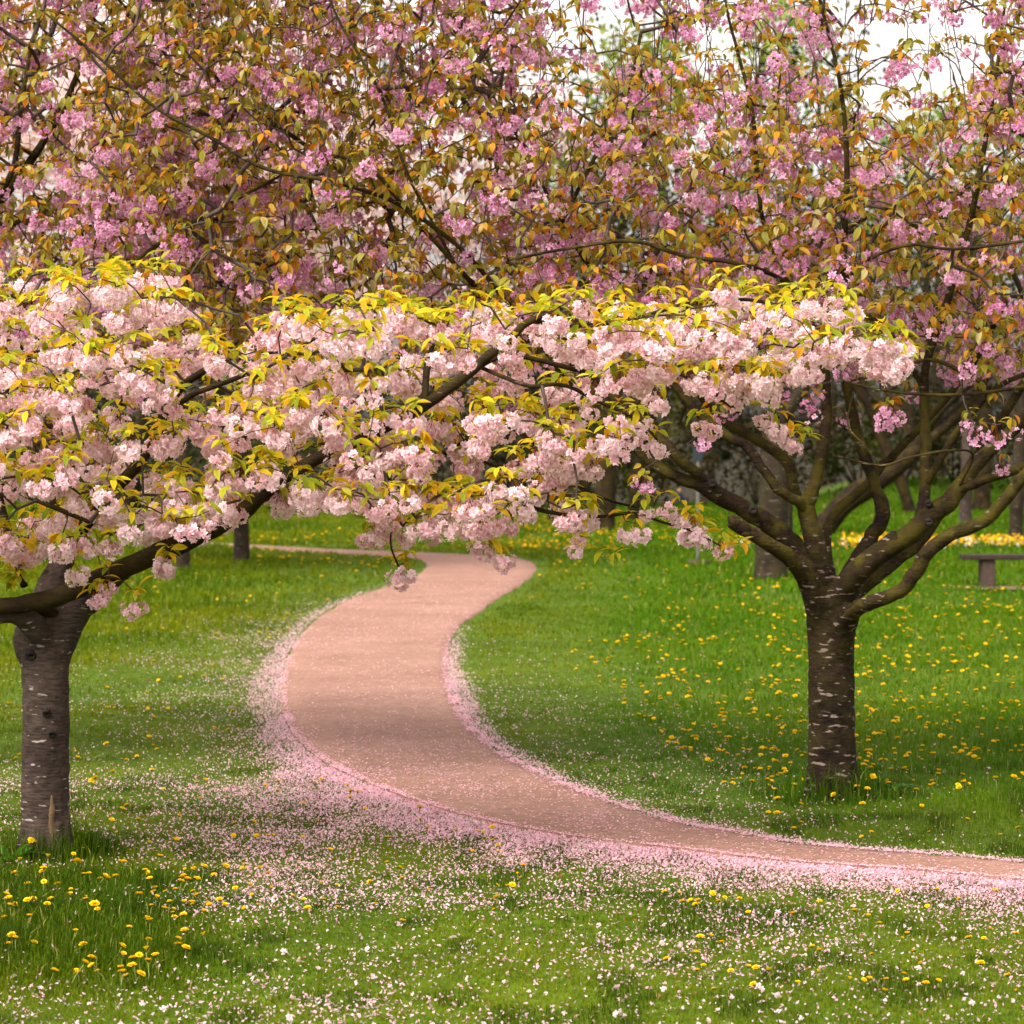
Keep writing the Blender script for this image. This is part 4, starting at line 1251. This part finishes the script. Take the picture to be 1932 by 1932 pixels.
def clumpy(r, center, rad, nclump, per, spread=0.28, floor=None):
    d = r.normal(0, 1, (nclump, 3)); d /= np.linalg.norm(d, axis=1)[:, None]
    c = d * (r.random((nclump, 1)) ** 0.45) * rad + center
    cs = r.uniform(0.6, 1.3, nclump)
    P = np.repeat(c, per, axis=0) + r.normal(0, 1, (nclump * per, 3)) * (spread * min(rad) * np.repeat(cs, per))[:, None]
    if floor is not None:
        P[:, 2] = np.maximum(P[:, 2], floor)
    return P, np.repeat(np.arange(nclump), per), c


def back_tree(px, base_py, width_px, Y, crown_spec, cols, label, seed, mat=M_BARK_FAR, lean=(0, 0), leaf_size=0.10, fork=2.2, dens=1.0, group='trees at the back of the park', blossom=None, base_z=None):
    """crown_spec: [(dx,dy,z, rx,ry,rz, clumps, per)] relative to the base"""
    r = np.random.default_rng(seed)
    x, y = (np.array(ray(px, 966)) [0] / cp * Y), Y
    z = float(gz(x, y)) if base_z is None else base_z
    base = np.array([float(x), float(y), z])
    root = thing('tree', label, 'tree', base, group)
    rad = width_px * Y / F * 0.5
    P = catmull(np.array([[0, 0, -0.1], [lean[0] * .3, lean[1] * .3, fork * .35], [lean[0] * .7, lean[1] * .7, fork * .7], [lean[0], lean[1], fork], [lean[0] * 1.5, lean[1] * 1.4, fork * 1.6], [lean[0] * 1.8, lean[1] * 1.5, fork * 2.4]]), 26)
    R = rad * np.interp(np.linspace(0, 1, 26), [0, 0.05, 0.4, 0.55, 1], [1.35, 1.05, 0.92, 0.7, 0.25])
    V, q, t = tube(P, R, 18, 0.10, seed)
    obj('trunk', mesh('trunk', V, [q, t], mat), root)
    top = np.array([lean[0], lean[1], fork])
    allP, allC = [], []
    for k, (dx, dy, dz, rx, ry, rz, nc, per) in enumerate(crown_spec):
        per = max(3, int(per * dens))
        Pq, ci, cc = clumpy(r, np.array([dx, dy, dz]), np.array([rx, ry, rz]), nc, per)
        # limbs from the fork into the crown
        for m in range(4):
            tgt = cc[r.integers(0, nc)]
            midp = top * 0.45 + tgt * 0.55 + r.normal(0, 0.15, 3) + A([0, 0, -0.2])
            Q = catmull(np.stack([top * 0.9, top * 0.7 + midp * 0.3 + r.normal(0, 0.06, 3), midp, tgt]), 14)
            V, q, t = tube(Q, rad * np.interp(np.linspace(0, 1, 14), [0, 1], [0.5, 0.10]), 8, 0.12, seed + m)
            obj('limb', mesh('limb', V, [q, t], mat), root)
        tone = A(cols)[r.integers(0, len(cols), nc)]
        c = tone[ci] * r.uniform(0.7, 1.35, (len(Pq), 1))
        allP.append(Pq); allC.append(c)
    mb = quads_at(np.vstack(allP), None, leaf_size, r, np.vstack(allC))
    tag(obj('crown', mb.mesh('crown', M_GREEN, False), root), kind='stuff')
    if blossom is not None:
        tone, nc, per, (dx, dy, dz, rx, ry, rz) = blossom
        Pq, ci, cc = clumpy(r, A([dx, dy, dz]), A([rx, ry, rz]), nc, per, 0.10)
        c = A(tone) * r.uniform(0.75, 1.1, (len(Pq), 1))
        mb = quads_at(Pq, None, 0.11, r, c, 0.9)
        tag(obj('blossom', mb.mesh('blossom', M_PETAL_PALE, False), root), kind='stuff')
    return root


def Yg(py):
    return H * F / (py - 770)


GRN = [(0.020, 0.028, 0.002), (0.036, 0.046, 0.003), (0.009, 0.013, 0.001), (0.060, 0.064, 0.005)]
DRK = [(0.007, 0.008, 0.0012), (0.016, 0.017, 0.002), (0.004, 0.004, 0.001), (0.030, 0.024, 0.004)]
OLV = [(0.032, 0.026, 0.004), (0.014, 0.014, 0.002), (0.060, 0.042, 0.012), (0.008, 0.007, 0.002)]
FRESH = [(0.17, 0.24, 0.02), (0.22, 0.27, 0.03), (0.12, 0.19, 0.015), (0.26, 0.30, 0.06)]
PALEB = (0.82, 0.62, 0.60)

# two slim pale cherries behind the left lawn
back_tree(345, 1085, 26, Yg(1085), [(-0.6, 0, 5.6, 4.0, 2.2, 2.6, 40, 26)], OLV + FRESH, 'slim tree with pale blossom rising behind the long limb of the left cherry', 301, blossom=(PALEB, 230, 60, (-0.8, 0, 6.2, 4.6, 2.4, 3.2)))
back_tree(455, 1064, 28, Yg(1064), [(0.9, 0, 5.5, 3.6, 2.0, 2.5, 36, 26)], OLV + FRESH, 'slim dark trunk standing just before the far stretch of path, pale blossom crown above', 302, blossom=(PALEB, 200, 60, (1.2, 0, 6.0, 4.4, 2.2, 3.2)))
# stout tree behind the right cherry
back_tree(1452, 1100, 58, Yg(1100), [(0.2, 1.0, 4.6, 3.6, 2.4, 1.5, 44, 40)], OLV + DRK, 'stout grey-barked tree with ringed trunk behind the spreading limbs', 303, M_BARK_FAR, (0.1, 0), 0.09, 2.3)
back_tree(1482, 1082, 24, Yg(1082), [(0.3, 0.5, 5.0, 2.4, 2.0, 1.4, 24, 40)], DRK, 'thin greenish trunk close beside the stout grey-barked tree', 304, M_BARK_FAR, (0.05, 0), 0.09, 2.6)
back_tree(1530, 1010, 44, Yg(1010), [(2.0, 0, 5.2, 4.0, 2.4, 1.8, 46, 44)], OLV + DRK, 'dark leaning tree seen through the fork of the right cherry', 305, M_BARK_LIMB, (2.2, 0), 0.11, 1.8)
back_tree(1722, 968, 22, Yg(972), [(-1.5, 0, 5.8, 4.0, 2.4, 2.0, 46, 44)], GRN + DRK, 'bent dark tree leaning away before the grassy bank', 306, M_BARK_LIMB, (-1.0, 0), 0.12, 2.4)
back_tree(977, 992, 22, Yg(992), [(-0.6, 0, 5.2, 3.4, 2.6, 2.0, 44, 44)], DRK, 'dark slender tree at the shady edge of the lawn beyond the path bend', 307, M_BARK_LIMB, (0.1, 0), 0.11, 2.2)
back_tree(1046, 985, 20, Yg(985), [(0.2, 0, 5.8, 3.0, 2.6, 2.0, 40, 44)], DRK + OLV, 'slender shaded tree second from the path bend', 308, M_BARK_LIMB, (-0.2, 0), 0.11, 2.6)
back_tree(1138, 1006, 40, Yg(1006), [(0.2, 0, 5.0, 3.8, 2.6, 1.9, 50, 44)], DRK + OLV, 'thick dark tree beside the far yellow dandelions', 309, M_BARK_LIMB, (0.15, 0), 0.11, 2.3)
back_tree(1192, 985, 22, Yg(985), [(0.6, 0, 5.8, 3.4, 2.6, 2.0, 44, 44)], DRK + GRN, 'thin dark tree just right of the thick dark one, before the shrubs', 310, M_BARK_LIMB, (0.3, 0), 0.11, 2.3)
back_tree(1821, 990, 22, Yg(990), [(0.5, 0, 6.2, 3.4, 2.4, 2.0, 44, 44)], GRN, 'pale grey trunk standing behind the bench', 311, M_BARK_GREY, (0.05, 0), 0.11, 2.6)
back_tree(1852, 968, 32, Yg(968), [(0.8, 0, 6.4, 3.8, 2.4, 2.2, 50, 44)], DRK + GRN, 'dark broad trunk next to the pale grey trunk behind the bench', 312, M_BARK_LIMB, (0.1, 0), 0.12, 2.6)
back_tree(1916, 1022, 26, Yg(1022), [(0.2, 0, 5.4, 3.0, 2.4, 1.9, 40, 44)], GRN + OLV, 'dark tree above the yellow flower bed at the picture edge', 313, M_BARK_FAR, (0.1, 0), 0.11, 2.4)
back_tree(250, 975, 30, Yg(978), [(0, 0, 6.5, 6.0, 3.0, 3.4, 60, 44)], DRK + GRN, 'broad green tree far behind the left lawn', 314, M_BARK_FAR, (0.2, 0), 0.13, 2.6)
back_tree(700, 968, 30, Yg(972), [(0, 0, 6.2, 6.5, 3.0, 3.2, 70, 44), (0.5, 0, 10.0, 4.5, 2.4, 2.2, 46, 44)], DRK + GRN, 'broad green tree far beyond the bend of the path', 315, M_BARK_FAR, (0.1, 0), 0.13, 2.6)
# fresh green trees whose tops show against the sky
back_tree(1080, 960, 34, 92, [(0, 0, 9.2, 3.2, 2.4, 2.6, 60, 60), (2.2, 0, 11.4, 2.2, 2.0, 2.2, 30, 44)], FRESH + GRN, 'tall fresh green tree showing through the gap in the pink crown', 316, M_BARK_FAR, (0.2, 0), 0.20, 4.0)
back_tree(1330, 960, 32, 88, [(0.4, 0, 8.0, 3.0, 2.4, 2.0, 30, 30), (-1.6, 0, 12.0, 1.7, 1.5, 1.4, 24, 44), (2.2, 0, 12.8, 1.6, 1.5, 1.6, 20, 40)], FRESH, 'tall young maple with sparse light green top against the sky', 317, M_BARK_FAR, (0.2, 0), 0.20, 4.5)
back_tree(1560, 960, 32, 90, [(0.4, 0, 7.2, 3.6, 2.4, 2.0, 40, 34), (-0.6, 0, 11.6, 1.8, 1.5, 2.4, 26, 44)], FRESH + GRN, 'tall green tree with dark thin stem reaching into the white sky', 318, M_BARK_FAR, (0.1, 0), 0.19, 4.5)
back_tree(1760, 960, 32, 94, [(0.4, 0, 8.0, 4.4, 2.4, 2.0, 56, 36), (0.8, 0, 10.2, 2.6, 2.0, 1.0, 30, 44)], FRESH, 'rounded light green tree behind the right part of the pink crown', 319, M_BARK_FAR, (0.1, 0), 0.19, 4.0)


def shrub(px, base_py, w, h, cols, label, seed, Y=None):
    r = np.random.default_rng(seed)
    Y = Y or Yg(base_py)
    x = float(ray(px, 966)[0] / cp * Y)
    z = float(gz(x, Y))
    root = thing('shrub', label, 'shrub', (x, Y, z), 'shrubs along the back of the lawn')
    st = MB()
    for k in range(7):
        a = r.uniform(0, 2 * PI)
        Q = catmull(np.array([[0, 0, -0.05], [math.cos(a) * w * .12, math.sin(a) * w * .1, h * .35], [math.cos(a) * w * .3, math.sin(a) * w * .2, h * .8]]), 7)
        V, q, t = tube(Q, np.linspace(0.035, 0.012, 7), 6, 0.1, k)
        st.add(V, q, t)
    obj('stem', st.mesh('stem', M_BARK_FAR), root)
    P, ci, cc = clumpy(r, A([0, 0, h * .55]), A([w * .5, w * .35, h * .5]), 46, 40, 0.24, 0.02)
    tone = A(cols)[r.integers(0, len(cols), 46)]
    mb = quads_at(P, None, 0.13, r, tone[ci] * r.uniform(0.7, 1.35, (len(P), 1)))
    tag(obj('foliage', mb.mesh('foliage', M_GREEN, False), root), kind='stuff')


LBL = ['low dark green shrub behind the first thin trunk left of the path bend', 'rounded mid green shrub behind the left lawn', 'broad green shrub beyond the far stretch of path', 'tall olive shrub in shade beyond the path bend', 'dark shrub between the slender trunks beyond the bend', 'leafy green shrub behind the thick dark tree', 'pale green flowering shrub behind the grey sign pole', 'tall dark shrub behind the stout grey-barked tree', 'bright green low shrub on the bank seen through the limbs', 'olive shrub at the foot of the bank behind the bent tree', 'bushy green shrub behind the bench', 'dark green shrub beyond the flower bed at the picture edge', 'very tall olive shrub closing the view between the dark trunks', 'mid green tall shrub behind the sign pole and seated person']
SP = [(120, 985, 6, 2.6, DRK), (300, 978, 5, 2.4, GRN), (560, 965, 7, 2.2, DRK + GRN), (850, 960, 6, 3.4, OLV), (1010, 957, 5, 3.0, DRK), (1120, 960, 4.5, 2.6, GRN), (1230, 958, 3.4, 2.4, OLV + [(0.12, 0.105, 0.045)]), (1430, 958, 5, 3.4, DRK), (1620, 955, 5, 1.6, GRN), (1700, 957, 4.5, 2.6, OLV), (1800, 955, 5, 2.8, GRN), (1915, 960, 5, 3.2, DRK)]
for i, (x, by, w, h, c) in enumerate(SP):
    shrub(x, by, w, h, c, LBL[i], 400 + i)
shrub(1060, 960, 11, 6.5, OLV + DRK, LBL[12], 420, 104)
shrub(1400, 960, 10, 7.5, DRK + GRN, LBL[13], 421, 175)


def far_woods():
    r = np.random.default_rng(77)
    P, C = [], []
    cols = A(DRK + OLV + GRN)
    for k in range(46):
        Y = r.uniform(112, 150); x = r.uniform(-30, 30)
        h = r.uniform(5, 8.5)
        Pq, ci, cc = clumpy(r, A([x, Y, float(gz(x, Y)) + h * 0.55]), A([3.6, 2.6, h * 0.5]), 16, 30, 0.22)
        tone = cols[r.integers(0, len(cols), 16)]
        P.append(Pq); C.append(tone[ci] * r.uniform(0.7, 1.3, (len(Pq), 1)))
    mb = quads_at(np.vstack(P), None, 0.32, r, np.vstack(C))
    tag(obj('woods', mb.mesh('woods', M_GREEN, False)), 'dense shady green woodland closing the view behind the park lawn', 'woodland', kind='stuff')


far_woods()
print('back', round(time.time() - T0, 1))

# ------------------------------------------------------------------ dandelions
DY = A([0.84, 0.58, 0.004]); DO = A([0.78, 0.44, 0.004])


def head_template(seed, R=0.019, shut=0.0):
    r = np.random.default_rng(seed)
    mb = MB()
    for n, el, L in ((16, 0.12, 1.0), (13, 0.45, 0.85), (9, 0.85, 0.6), (5, 1.3, 0.4)):
        for i in range(n):
            th = i / n * 2 * PI + r.uniform(-.15, .15)
            w = 0.20 * R
            e = min(1.5, el + shut + r.uniform(-.1, .1))
            d = A([math.cos(th) * math.cos(e), math.sin(th) * math.cos(e), math.sin(e)]); s = A([-math.sin(th), math.cos(th), 0]) * w
            a = A([0, 0, 0.002]); b = a + d * R * L
            mb.add(np.stack([a - s * .4, a + s * .4, b + s, b - s]), [[0, 1, 2, 3]], col=DY * (1 - el * .35) + DO * el * .35)
    # green bracts under the head
    for i in range(6):
        th = i / 6 * 2 * PI
        d = A([math.cos(th), math.sin(th), 0])
        s = A([-math.sin(th), math.cos(th), 0])
        mb.add(np.stack([A([0, 0, -0.011]), d * .008 - s * .004 + A([0, 0, 0.001]), d * .008 + s * .004 + A([0, 0, 0.001])]), [[0, 1, 2]], col=(0.08, 0.12, 0.02))
    return mb.arrays()


HEADS = [head_template(1, 0.019), head_template(2, 0.017), head_template(3, 0.021), head_template(4, 0.016, 0.75), head_template(5, 0.018, 0.35)]
HEAD_ME = [mesh('flower_head', V, Fs, M_FLOWER, C, False) for V, Fs, C in HEADS]


def stem_arrays(h, bend):
    P = catmull(A([[0, 0, -h - 0.01], [bend * .3, 0, -h * .6], [bend * .1, 0, -h * .2], [0, 0, -0.006]]), 6)
    V, q, t = tube(P, np.full(6, 0.0022), 5, 0)
    return V, [q, t], np.broadcast_to(A([0.20, 0.24, 0.06]), V.shape)


STEMS = [stem_arrays(h, b) for h, b in ((0.11, 0.04), (0.09, -0.03), (0.06, 0.02), (0.035, 0.01))]
STEM_ME = [mesh('stem', V, Fs, M_FLOWER, C) for V, Fs, C in STEMS]


def fill_px(n, x0, x1, y0, y1, r, wx=None):
    return np.stack([r.uniform(x0, x1, n), r.uniform(y0, y1, n)], -1)


def where(lab, X, Y, s):
    px, py = proj(A([X, Y, float(gz(X, Y))]))
    size = ['tall-stemmed', 'long-stemmed', 'short-stemmed', 'low'][s]
    if lab.endswith('grey trunk') and 'long dark' in lab:
        row = 'close below the grey trunk' if py < 1690 else ('midway below the grey trunk' if py < 1750 else 'well below the grey trunk')
        side = 'under its left edge' if px < 110 else ('under its right edge' if px < 240 else 'towards the petals')
        return f'{size} yellow dandelion in long grass {row}, {side}'
    if 'scattered petals' in lab:
        row = 'by the petal drift' if py < 1560 else ('midway down the lawn' if py < 1650 else 'on lower short grass')
        side = 'near the grey trunk' if px < 340 else ('below the first bend of the path' if px < 650 else 'below the middle of the path')
        return f'{size} yellow dandelion among petals {row}, {side}'
    if 'short lawn' in lab:
        row = 'close to the petal drift' if py < 1760 else ('in the middle of the lawn' if py < 1830 else 'near the bottom of the picture')
        side = 'below the dark trunk' if px > 1480 else 'left of the dark trunk line'
        return f'{size} yellow dandelion {row}, {side}' if px < 1700 else f'{size} yellow dandelion {row}, towards the right corner'
    side = 'left of' if px < 1560 else ('just right of' if px < 1700 else 'well right of')
    return f'{size} yellow dandelion in bright grass {side} the dark trunk, ' + ('at its foot' if py > 1440 else ('beside its lower half' if py > 1340 else 'beyond it'))


def dandelions():
    r = np.random.default_rng(55)
    areas = [
        (95, (0, 470, 1640, 1860), 'dandelion in the long dark grass below the grey trunk', 0, lambda p: (p[:, 0] < 460 - (p[:, 1] - 1640) * 0.9 + 60)),
        (110, (130, 1000, 1420, 1760), 'dandelion among scattered petals on the lawn below the path', 2, lambda p: p[:, 1] > 1440 + 0.0 * p[:, 0]),
        (60, (1250, 1932, 1690, 1900), 'dandelion in the short lawn beneath the near end of the path', 2, None),
        (760, (1030, 1932, 1110, 1500), 'dandelion in the bright meadow around the dark tree', 2, lambda p: (p[:, 1] < 1140 + (p[:, 0] - 900) * 0.75) & (p[:, 1] > 1250 - (p[:, 0] - 1030) * 0.4)),
        (26, (1440, 1932, 1480, 1600), 'dandelion in grass between the dark tree and the path', 2, None),
        (70, (140, 740, 1075, 1230), 'dandelion in the left lawn across the path from the meadow', 3, lambda p: p[:, 1] > 1075 - 0.0 * p[:, 0]),
        (40, (0, 480, 1240, 1440), 'dandelion on the petal-strewn slope beside the grey trunk', 3, None),
        (190, (480, 1400, 1000, 1075), '', 3, None),
        (420, (960, 1420, 975, 1042), '', 3, None),
        (60, (1000, 1900, 1050, 1150), '', 3, None),
        (120, (140, 760, 1010, 1075), '', 3, None),
    ]
    rows = []
    for n, (x0, x1, y0, y1), lab, st, cond in areas:
        p = np.stack([r.uniform(x0, x1, n * 5), y0 + (y1 - y0) * r.random(n * 5)], -1)
        cl = noise2(p[:, 0] / 60 + 3, p[:, 1] / 24 + 11)
        k = cl + r.random(len(p)) * 0.6 > 0.55
        if cond is not None: k &= cond(p)
        p = p[k][:n]
        x, y = gp(p[:, 0], p[:, 1])
        ok = (look(SD, x, y) > 0.12) & (np.hypot(x - LEFT_TRUNK[0], y - LEFT_TRUNK[1]) > 0.2) & (np.hypot(x - RIGHT_TRUNK[0], y - RIGHT_TRUNK[1]) > 0.22)
        for a, b in zip(x[ok], y[ok]):
            rows.append((b, a, lab, st))
    rows.sort(key=lambda t: t[0])
    n = 0; rest = []
    for Y, X, lab, st in rows:
        k = [0.11, 0.09, 0.06, 0.035]
        if st == 0: s = int(r.integers(0, 3))
        elif st == 2: s = int(r.integers(1, 3)) if tall_field(A([X]), A([Y]))[0] > 0.2 else int(r.integers(2, 4))
        else: s = 2 + int(Y < 40)
        z = float(gz(X, Y)) + k[s]
        rot = (r.normal(0, 0.25), r.normal(0, 0.25), r.uniform(0, 6.28)); sc = r.uniform(0.85, 1.3)
        h = int(r.choice(5, p=[.3, .25, .2, .1, .15]))
        if st == 2 and Y < 19: sc *= 0.8
        if n < 300 and lab:
            root = thing('dandelion', where(lab, X, Y, s), 'dandelion', (X, Y, z), 'dandelions in the park grass')
            root.rotation_euler = rot; root.scale = (sc,) * 3
            obj('flower_head', HEAD_ME[h], root)
            obj('stem', STEM_ME[s], root)
            n += 1
        else:
            rest.append((X, Y, z, *rot, sc, h, s))
    a = np.array(rest)
    M = rotm(a[:, 3:6]) * (a[:, 6] * (0.92 + 0.5 * smooth(24, 60, a[:, 1])))[:, None, None]
    mb = bake(HEADS, a[:, 7].astype(int), M, a[:, :3])
    tag(obj('distant_dandelions', mb.mesh('distant_dandelions', M_FLOWER, False)), 'yellow dandelions dotted over the far meadow and lawn edge', 'dandelions', kind='stuff')
    print('dandelions', n, len(rest))


dandelions()


def flower_bed():
    """yellow and white spring flowers massed behind the bench"""
    r = np.random.default_rng(66)
    n = 1000
    px = r.uniform(1590, 2000, n); py = 1029 + r.random(n) * 13
    px2 = r.uniform(1370, 1600, 160); py2 = r.uniform(1030, 1046, 160)
    px = np.r_[px, px2]; py = np.r_[py, py2]; n = len(px)
    x, y = gp(px, py)
    z = gz(x, y) + r.uniform(0.10, 0.24, n)
    white = (r.random(n) < 0.25) & (py > 1037)
    c = np.where(white[:, None], A([0.75, 0.70, 0.62]), np.where(r.random((n, 1)) < 0.5, A([0.78, 0.46, 0.006]), A([0.70, 0.34, 0.01])))
    heads = quads_at(np.stack([x, y, z], -1), None, 0.06, r, c, 0.9)
    lv = quads_at(np.stack([x, y, z * 0.5], -1) + r.normal(0, .03, (n, 3)), None, 0.12, r, np.broadcast_to(A([0.06, 0.13, 0.015]), (n, 3)), 0.25)
    V, Fs, C = lv.arrays()
    heads.add(V, *Fs, col=C)
    tag(obj('flower_bed', heads.mesh('flower_bed', M_FLOWER, False)), 'strip of massed yellow and white spring flowers behind the bench', 'flowers', kind='stuff')


flower_bed()


# ------------------------------------------------------------------ weeds at the trunk feet, small stray plants
def weed(px, py, label, seed, n=9, L=0.16, flower_=False):
    r = np.random.default_rng(seed)
    x, y = gp(px, py)
    root = thing('dandelion_plant', label, 'plant', (float(x), float(y), float(gz(x, y))), 'leafy weeds at the feet of the trees')
    for k in range(n):
        a = k / n * 2 * PI + r.uniform(-.3, .3)
        c = A([0.035, 0.095, 0.008]) * r.uniform(0.7, 1.6)
        V, Fs, C = leaf(L * r.uniform(0.7, 1.2), L * 0.26, r.uniform(0.6, 1.8), 0.3, c, c * 1.3)
        o = obj('leaf', mesh('leaf', V, Fs, M_LEAF, C), root, rot=(0, -r.uniform(0.6, 1.25), a))
    if flower_:
        o = obj('stem', STEM_ME[0], root, loc=(0.02, -0.03, 0.13)); o2 = obj('flower_head', HEAD_ME[2], root, loc=(0.02, -0.03, 0.13), rot=(0.5, 0, 0), scale=1.3)


weed(1640, 1498, 'leafy weed with one yellow flower at the foot of the dark trunk', 501, 14, 0.26, True)
weed(1672, 1494, 'broad leafy rosette a step right of the dark trunk', 502, 12, 0.24)
weed(148, 1600, 'dark leafy weed hugging the right side of the grey trunk', 503, 12, 0.24)
weed(22, 1618, 'tall leafy weed left of the grey trunk foot', 504, 12, 0.30)
weed(55, 1612, 'leafy weed with a yellow flower in front of the grey trunk', 505, 10, 0.20, True)


# ------------------------------------------------------------------ bench, pole, person
def box(x0, x1, y0, y1, z0, z1, bev=0.01):
    bx = bpy.data.meshes.new('b')
    import bmesh
    bm = bmesh.new()
    bmesh.ops.create_cube(bm, size=1)
    for v in bm.verts:
        v.co = Vector(((x0 + x1) / 2 + v.co.x * (x1 - x0), (y0 + y1) / 2 + v.co.y * (y1 - y0), (z0 + z1) / 2 + v.co.z * (z1 - z0)))
    bmesh.ops.bevel(bm, geom=bm.edges[:], offset=bev, segments=2, affect='EDGES')
    bm.to_mesh(bx); bm.free()
    return bx


bY = Yg(1110)
u = bY / F                               # metres per photo unit there
bx = (1863 - 966) * u
bz = float(gz(bx, bY))
bench = thing('bench', 'backless park bench with dark plank seat on blocky stone legs', 'bench', (bx, bY, bz))
seat_h = 66 * u
for k, (y0, y1) in enumerate(((-0.22, -0.012), (0.012, 0.22))):
    me = box(-49 * u, 1.75, y0, y1, seat_h - 9 * u, seat_h, 0.012); me.name = 'plank'; me.materials.append(M_BENCH_TOP)
    obj('plank', me, bench)
for x in (0.0, 1.35):
    me = box(x - 13 * u, x + 13 * u, -0.17, 0.17, -0.05, seat_h - 9 * u - 0.002, 0.012); me.name = 'leg'; me.materials.append(M_STONE)
    obj('leg', me, bench)
# trodden soil under the bench
th = np.linspace(0, 2 * PI, 40, endpoint=False)
rr = 1 + 0.25 * (noise2(np.cos(th) * 3 + 9, np.sin(th) * 3 + 9) - .5)
V = np.vstack([[bx + 0.5, bY - 0.12, bz + 0.05], np.stack([bx + 0.5 + np.cos(th) * rr * 1.15, bY - 0.12 + np.sin(th) * rr * 0.55, np.full(40, bz + 0.035)], -1)])
t = np.stack([np.zeros(40, int), np.arange(40) + 1, (np.arange(40) + 1) % 40 + 1], -1)
tag(obj('worn_soil', mesh('worn_soil', V, [t], M_SOIL)), kind='structure')

pY = Yg(1064)
u = pY / F
pxx = (1317 - 966) * u
pole = thing('sign_pole', 'thin grey metal pole with small blue sign and round concrete foot on the lawn', 'sign', (pxx, pY, float(gz(pxx, pY))))
V, q, t = tube(A([[0, 0, z] for z in np.linspace(0, 215 * u, 12)]), np.full(12, 3.4 * u), 12, 0)
obj('post', mesh('post', V, [q, t], M_POLE), pole)
V, q, t = tube(A([[0, 0, -0.05], [0, 0, 0.06], [0, 0, 0.075], [0, 0, 0.08]]), A([22, 22, 18, 4]) * u, 20, 0)
obj('foot', mesh('foot', V, [q, t], M_STONE), pole)
me = box(-10 * u, 9 * u, -0.035, -0.022, 196 * u, 222 * u, 0.004); me.name = 'sign_plate'; me.materials.append(M_SIGN)
obj('sign_plate', me, pole)


def person():
    Y = 172.0
    x = (1281 - 966) / F * Y
    z = float(gz(x, Y))
    root = thing('person', 'person in dark navy clothes sitting on the grass far behind the sign pole', 'person', (x, Y, z))
    root.rotation_euler = (0, 0, 0.5)

    def skin(name, verts, edges, radii, mat, rootv=0, parent=root):
        me = bpy.data.meshes.new(name)
        me.from_pydata(verts, edges, [])
        o = obj(name, me, parent)
        m = o.modifiers.new('skin', 'SKIN')
        for i, rr in enumerate(radii):
            me.skin_vertices[0].data[i].radius = (rr, rr)
            me.skin_vertices[0].data[i].use_root = i == rootv
        s = o.modifiers.new('sub', 'SUBSURF'); s.levels = 1; s.render_levels = 2
        me.materials.append(mat)
        return o
    # clothed body: pelvis, spine, arms and bent legs as one surface
    v = [(0, 0, .14), (0, .03, .34), (0, .02, .54), (0, 0, .62), (.19, 0, .55), (.27, -.08, .34), (.20, -.28, .28), (-.19, 0, .55), (-.27, -.08, .34), (-.2, -.28, .28), (.12, -.08, .13), (.18, -.36, .42), (.17, -.5, .06), (-.12, -.08, .13), (-.18, -.36, .42), (-.17, -.5, .06)]
    e = [(0, 1), (1, 2), (2, 3), (2, 4), (4, 5), (5, 6), (2, 7), (7, 8), (8, 9), (0, 10), (10, 11), (11, 12), (0, 13), (13, 14), (14, 15)]
    rd = [.15, .14, .15, .06, .065, .05, .036, .065, .05, .036, .095, .07, .05, .095, .07, .05]
    b = skin('body', v, e, rd, M_CLOTH)
    hd = skin('head', [(0, 0, .62), (0, -.01, .70), (0, -.02, .78), (0, -.01, .86), (0, -.11, .76)], [(0, 1), (1, 2), (2, 3), (2, 4)], [.05, .06, .095, .075, .018], M_SKIN, 2)
    skin('hair', [(0, .03, .84), (0, .06, .74), (0, .05, .64)], [(0, 1), (1, 2)], [.095, .075, .05], M_HAIR)
    for sx in (1, -1):
        vv = [(sx * .2, -.28, .28), (sx * .19, -.34, .28)]; ee = [(0, 1)]; r_ = [.03, .032]
        for i, (dx, L) in enumerate(((-.028, .065), (-.01, .08), (.01, .075), (.027, .06))):
            k = len(vv); vv += [(sx * .19 + dx, -.37, .275), (sx * .19 + dx * 1.1, -.37 - L * .7, .255)]
            ee += [(1, k), (k, k + 1)]; r_ += [.010, .008]
        k = len(vv); vv += [(sx * .19 - sx * .045, -.335, .27), (sx * .19 - sx * .06, -.37, .26)]; ee += [(1, k), (k, k + 1)]; r_ += [.011, .009]
        skin('hand', vv, ee, r_, M_SKIN)
        skin('shoe', [(sx * .17, -.48, .05), (sx * .175, -.6, .045), (sx * .18, -.70, .04)], [(0, 1), (1, 2)], [.05, .048, .035], M_CLOTH)


person()
print('script', round(time.time() - T0, 1), 'tris', sum(len(o.data.loops) - 2 * len(o.data.polygons) for o in bpy.data.objects if o.type == 'MESH'), 'objects', len(bpy.data.objects))
